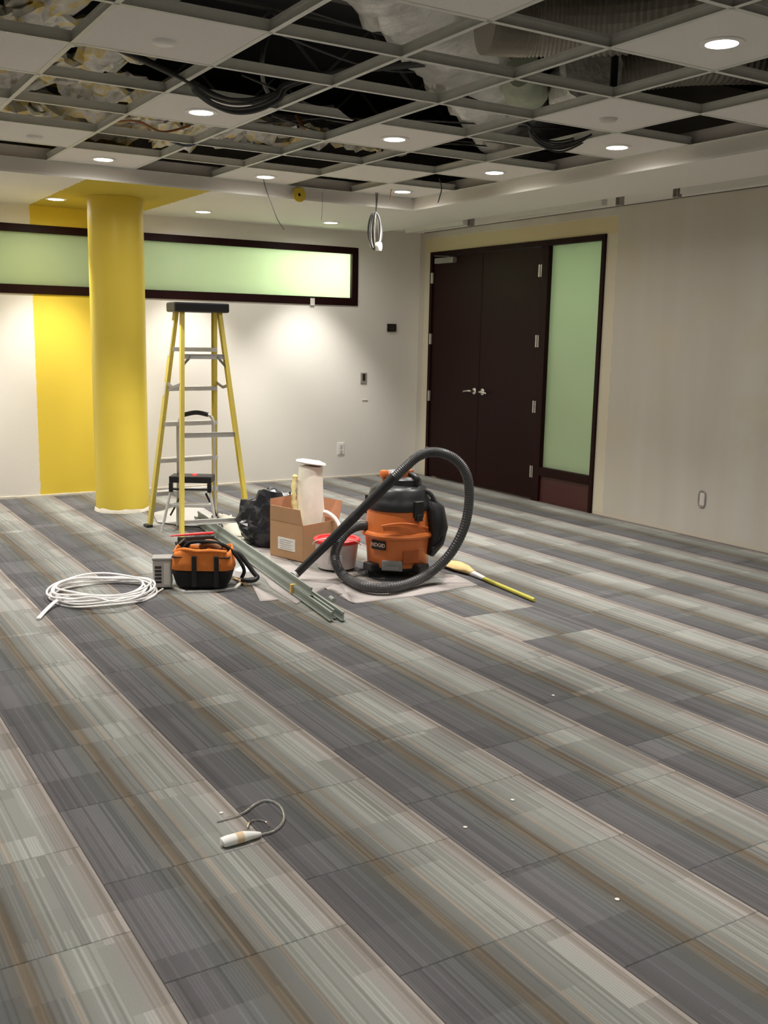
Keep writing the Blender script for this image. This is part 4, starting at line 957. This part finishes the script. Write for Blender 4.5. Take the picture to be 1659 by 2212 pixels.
q = fl(528, 1240, .03); b = MB().lathe([(0, .0), (.06, .002), (.075, .02), (.06, .055), (.03, .07), (0, .075)], Vector((q.x, q.y, .004)), 24); b.v = [(x, y, z) for x, y, z in b.v]
tag(b.obj('white_sack', mat('white_film', (.72, .69, .68), .4, noise_amt=.1), smooth=True), 'small white plastic bundle on the floor inside the bent black tube', 'bundle')

# ------------------------------------------------------------------ bundled ceiling bars lying on the floor
ca, cb = fl(425, 1130), fl(722, 1344)
ca.z = cb.z = 0; gb = empty('ceiling_bar_bundle', cb, 'long sage grey metal ceiling bars taped together, lying across the carpet', 'metal bars')
d_ = (ca - cb).normalized(); sd_ = d_.cross(up).normalized()
def bar_part(off, z, l0, l1):
    a = d_ * l0 + sd_ * off + up * z; e = d_ * l1 + sd_ * off + up * z
    b = MB().bar(a, e, .026, .004); b.bar(a + up * .020, e + up * .020, .003, .038); b.bar(a + up * .040, e + up * .040, .010, .014); b.obj('bar', M['sage'], gb)
LN = (ca - cb).length
bar_part(-.015, .004, 0, LN); bar_part(.013, .004, .04, LN - .1); bar_part(.045, .004, -.02, LN - .3)
bar_part(0.0, .053, .35, LN - .05)
k = .62; MB().box((-.033, -.012, .002), (.063, .012, .058), Matrix.Translation(d_ * k) @ Matrix.Rotation(math.atan2(sd_.y, sd_.x), 4, 'Z')).obj('yellow_tape', mat('yellow_tape', (.72, .50, .15), .5), gb, bevel=.003)
MB().tube([d_ * .20 + sd_ * .075 + up * .056, d_ * .26 + sd_ * .078 + up * .056], .013, 10).obj('bolt_end', M['sage'], gb, smooth=True)

# ------------------------------------------------------------------ drop cloths, crumpled paper
def sheet(name, pix, label, m, z=.003, amp=.010, n=16, seed=0, cat='cloth', thick=.002):
    P = [fl(u, v) for u, v in pix]; xs = [p.x for p in P]; ys = [p.y for p in P]
    bm = bmesh.new(); vs = [bm.verts.new((p.x, p.y, 0)) for p in P]; f = bm.faces.new(vs)
    bmesh.ops.triangulate(bm, faces=[f]); 
    for _ in range(4): bmesh.ops.subdivide_edges(bm, edges=[e for e in bm.edges if e.calc_length() > .06], cuts=1, use_grid_fill=False)
    bmesh.ops.triangulate(bm, faces=bm.faces[:])
    for v in bm.verts:
        q = v.co; v.co.z = z + amp * max(0, .5 + noise.noise(Vector((q.x * 7 + seed, q.y * 7, seed))) + .5 * noise.noise(Vector((q.x * 19, q.y * 19, seed))))
    bmesh.ops.recalc_face_normals(bm, faces=bm.faces[:])
    me = bpy.data.meshes.new(name); bm.to_mesh(me); bm.free(); me.materials.append(m)
    for p in me.polygons: p.use_smooth = True
    o = bpy.data.objects.new(name, me); C.objects.link(o)
    s_ = o.modifiers.new('t', 'SOLIDIFY'); s_.thickness = thick; s_.offset = 1
    return tag(o, label, cat, 'dusty sheets under the gear')
cv = mat('grey_paper_sheet', (0.40, 0.36, 0.345), 0.9, noise_amt=0.1, nscale=6)
sheet('drop_cloth', [(668, 1292), (700, 1272), (722, 1262), (740, 1266), (762, 1304), (880, 1290), (1032, 1264), (985, 1242), (960, 1240), (955, 1262), (860, 1277), (765, 1255), (720, 1258)], 'grey dusty sheet fanned out under the front of the vacuum', cv, .0005, .002, seed=1, thick=.001)
sheet('drop_cloth', [(540, 1150), (600, 1196), (640, 1222), (700, 1235), (780, 1252), (700, 1270), (672, 1288), (640, 1306), (585, 1270), (548, 1222), (520, 1180)], 'pale dusty sheet under the cardboard box and long bars', M['canvas'], .0005, .002, seed=4, thick=.001)
sheet('drop_cloth', [(544, 1264), (562, 1300), (604, 1296)], 'small pointed corner of grey sheet at the near side of the long bars', cv, .0005, .002, seed=6, thick=.001)
sheet('drop_cloth', [(470, 1125), (500, 1120), (540, 1150), (545, 1178), (520, 1183), (492, 1168)], 'crumpled cream cloth heap between ladder and bin bag', mat('cream_cloth', (.58, .55, .47), .9, noise_amt=.12, nscale=20), .003, .05, seed=9)
sheet('drop_cloth', [(330, 1110), (380, 1096), (440, 1098), (470, 1120), (450, 1140), (400, 1138), (340, 1130)], 'pale flat cloth on the floor between the ladder feet', mat('pale_cloth', (.44, .43, .41), .9, noise_amt=.1), .002, .006, seed=12)
# blue items
def blob(name, c, sz, m, label, cat, rz=0, bv=.01):
    o = MB().box((-sz[0] / 2, -sz[1] / 2, 0), (sz[0] / 2, sz[1] / 2, sz[2])).obj(name, m, bevel=bv, segs=3); o.location = c; o.rotation_euler.z = rz; return tag(o, label, cat)
q = fl(512, 1128); o = blob('blue_packet', (q.x, q.y, 0.0), (.17, .11, .03), M['blue'], 'blue packet with a white top lying beside the right ladder foot', 'packet', ang, .008)
MB().box((.0, -.045, .03), (.075, .045, .033)).obj('white_panel', M['white'], o)
q = fl(706, 1127); blob('blue_packet', (q.x, q.y, 0), (.16, .12, .04), M['blue'], 'blue packet on the floor behind the vacuum hose loop', 'packet', ang + .2, .01)

# ------------------------------------------------------------------ brush
ba, bb = fl(968, 1222), fl(1154, 1301); bd = (bb - ba).normalized(); bs = bd.cross(up).normalized(); Lb = (bb - ba).length
br = empty('long_handled_brush', ba, 'long brush with tan bristles and olive yellow handle lying right of the vacuum', 'brush')
def along(l, s_, z): return bd * l + bs * s_ + up * z
b = MB(); st_ = [(0, .055, .012), (.06, .075, .02), (.18, .062, .024), (.26, .035, .022), (.33, .016, .018)]
vs = []; n = 12
for l, w_, h_ in st_:
    for k in range(n):
        t = 2 * PI * k / n; vs.append(along(l, w_ * math.cos(t), .024 + h_ * math.sin(t)))
b.add(vs, [(i * n + k, i * n + (k + 1) % n, (i + 1) * n + (k + 1) % n, (i + 1) * n + k) for i in range(len(st_) - 1) for k in range(n)] + [tuple(range(n)), tuple((len(st_) - 1) * n + k for k in range(n))[::-1]])
b.obj('bristle_head', M['bristle'], br, smooth=True)
MB().tube([along(.30, 0, .02), along(.36, 0, .018), along(.46, 0, .016)], [.020, .017, .013], 12).obj('ferrule', M['white'], br, smooth=True)
MB().tube([along(.45, 0, .015), along(.55, 0, .0135), along(Lb - .02, 0, .013), along(Lb, 0, .013)], [.013, .013, .013, .010], 12).obj('handle', M['yhandle'], br, smooth=True)

# ------------------------------------------------------------------ coil of white cable
cc = Vector((-4.575, -3.71, 0)); coil = empty('white_cable_coil', cc, 'coil of white cable lying loose on the carpet left of the tool bag', 'cable coil')
rk = random.Random(2)
for k in range(7):
    r0 = .262 + rk.uniform(-.03, .022); ox_, oy_ = rk.uniform(-.02, .02), rk.uniform(-.02, .02); ph = rk.uniform(0, 6)
    lz = .006 + k * .009
    pts = [Vector((ox_ + (r0 + .012 * math.sin(2 * t + ph)) * math.cos(t) * 1.03, oy_ + (r0 + .012 * math.sin(2 * t + ph)) * math.sin(t), lz + .008 * math.sin(3 * t + ph) + .004)) for t in [2 * PI * q / 60 for q in range(60)]]
    for p in pts: p.z = max(p.z, .006)
    MB().tube(pts, .0058, 8, closed=True).obj('cable_loop', M['wcable'], coil, smooth=True)
# loops woven across the near side
def lp(u, v, z=.03): return fl(u, v, z) - cc
MB().tube(cat_rom([lp(118, 1285), lp(150, 1295, .05), lp(200, 1290, .07), lp(250, 1300, .06), lp(300, 1288, .05), lp(320, 1265, .03)], 8), .0058, 8).obj('cable_loop', M['wcable'], coil, smooth=True)
MB().tube(cat_rom([lp(110, 1292), lp(160, 1305, .03), lp(220, 1302, .06), lp(280, 1290, .06), lp(318, 1282, .03)], 8), .0058, 8).obj('cable_loop', M['wcable'], coil, smooth=True)
for dxx in (0, 5): MB().tube(cat_rom([lp(150 + dxx, 1286, .05), lp(120 + dxx, 1298, .03), lp(97 + dxx, 1318, .012), lp(80 + dxx, 1337, .007)], 7), .006, 8).obj('loose_end', M['wcable'], coil, smooth=True)
MB().tube(cat_rom([lp(300, 1296, .02), lp(322, 1290, .01), lp(336, 1282, .007), lp(352, 1272, .007)], 7), .0055, 8).obj('loose_end', M['wcable'], coil, smooth=True)

# ------------------------------------------------------------------ white tube with clear hose in the foreground
ta, te = fl(478, 1820, .018), fl(563, 1797, .018); td = (te - ta); Lt = td.length; td.normalize(); gl_ = empty('white_glue_tube', (ta.x, ta.y, 0), 'white tapered plastic tube with clear hose, alone on the near carpet', 'tube')
ts = td.cross(up).normalized()
def tpnt(l, s_=0, z=.0175): return td * l + ts * s_ + up * z
MB().tube([tpnt(0, z=.010), tpnt(.004, z=.0165), tpnt(.02, z=.0175), tpnt(Lt * .55), tpnt(Lt * .72, z=.0155), tpnt(Lt * .9, z=.012), tpnt(Lt, z=.011)], [.004, .016, .0172, .0168, .0135, .010, .006], 20).obj('tube_body', M['white'], gl_, smooth=True)
MB().tube([tpnt(Lt * .36), tpnt(Lt * .54)], [.0176, .0172], 20).obj('tan_band', M['tan'], gl_, smooth=True)
o3 = Vector(gl_.location)
hosepts = [(545, 1806), (570, 1802), (590, 1796), (607, 1782), (614, 1764), (608, 1745), (590, 1732), (568, 1730), (548, 1740), (530, 1754), (512, 1762), (490, 1768), (468, 1774)]
MB().tube([p - o3 for p in cat_rom([fl(u, v, .0055) for u, v in hosepts], 8)], .0042, 10).obj('clear_hose', M['ctube'], gl_, smooth=True)
MB().tube([p - o3 for p in cat_rom([fl(u, v, .0055) for u, v in [(535, 1788), (541, 1775), (556, 1771), (573, 1775), (582, 1785)]], 8)], .0028, 8).obj('clear_hose', M['ctube'], gl_, smooth=True)
# crumbs on the carpet
for u, v, t in ((1195, 1503, 'tiny white crumb on the dark carpet stripe at right'), (1005, 1788, 'tiny white crumb on the carpet at lower middle right'), (1107, 1729, 'tiny pale crumb on a light carpet stripe'), (1333, 1944, 'tiny pale crumb on the carpet at lower right'), (478, 1757, 'small pink crumb beside the clear hose')):
    q = fl(u, v); tag(MB().lathe([(0, 0), (.006, .001), (.007, .003), (0, .006)], q, 7).obj('crumb', M['lab']), t, 'crumb', 'crumbs on the carpet')
vac.location.z = gb.location.z = pa.location.z = .006
bpy.context.view_layer.update()
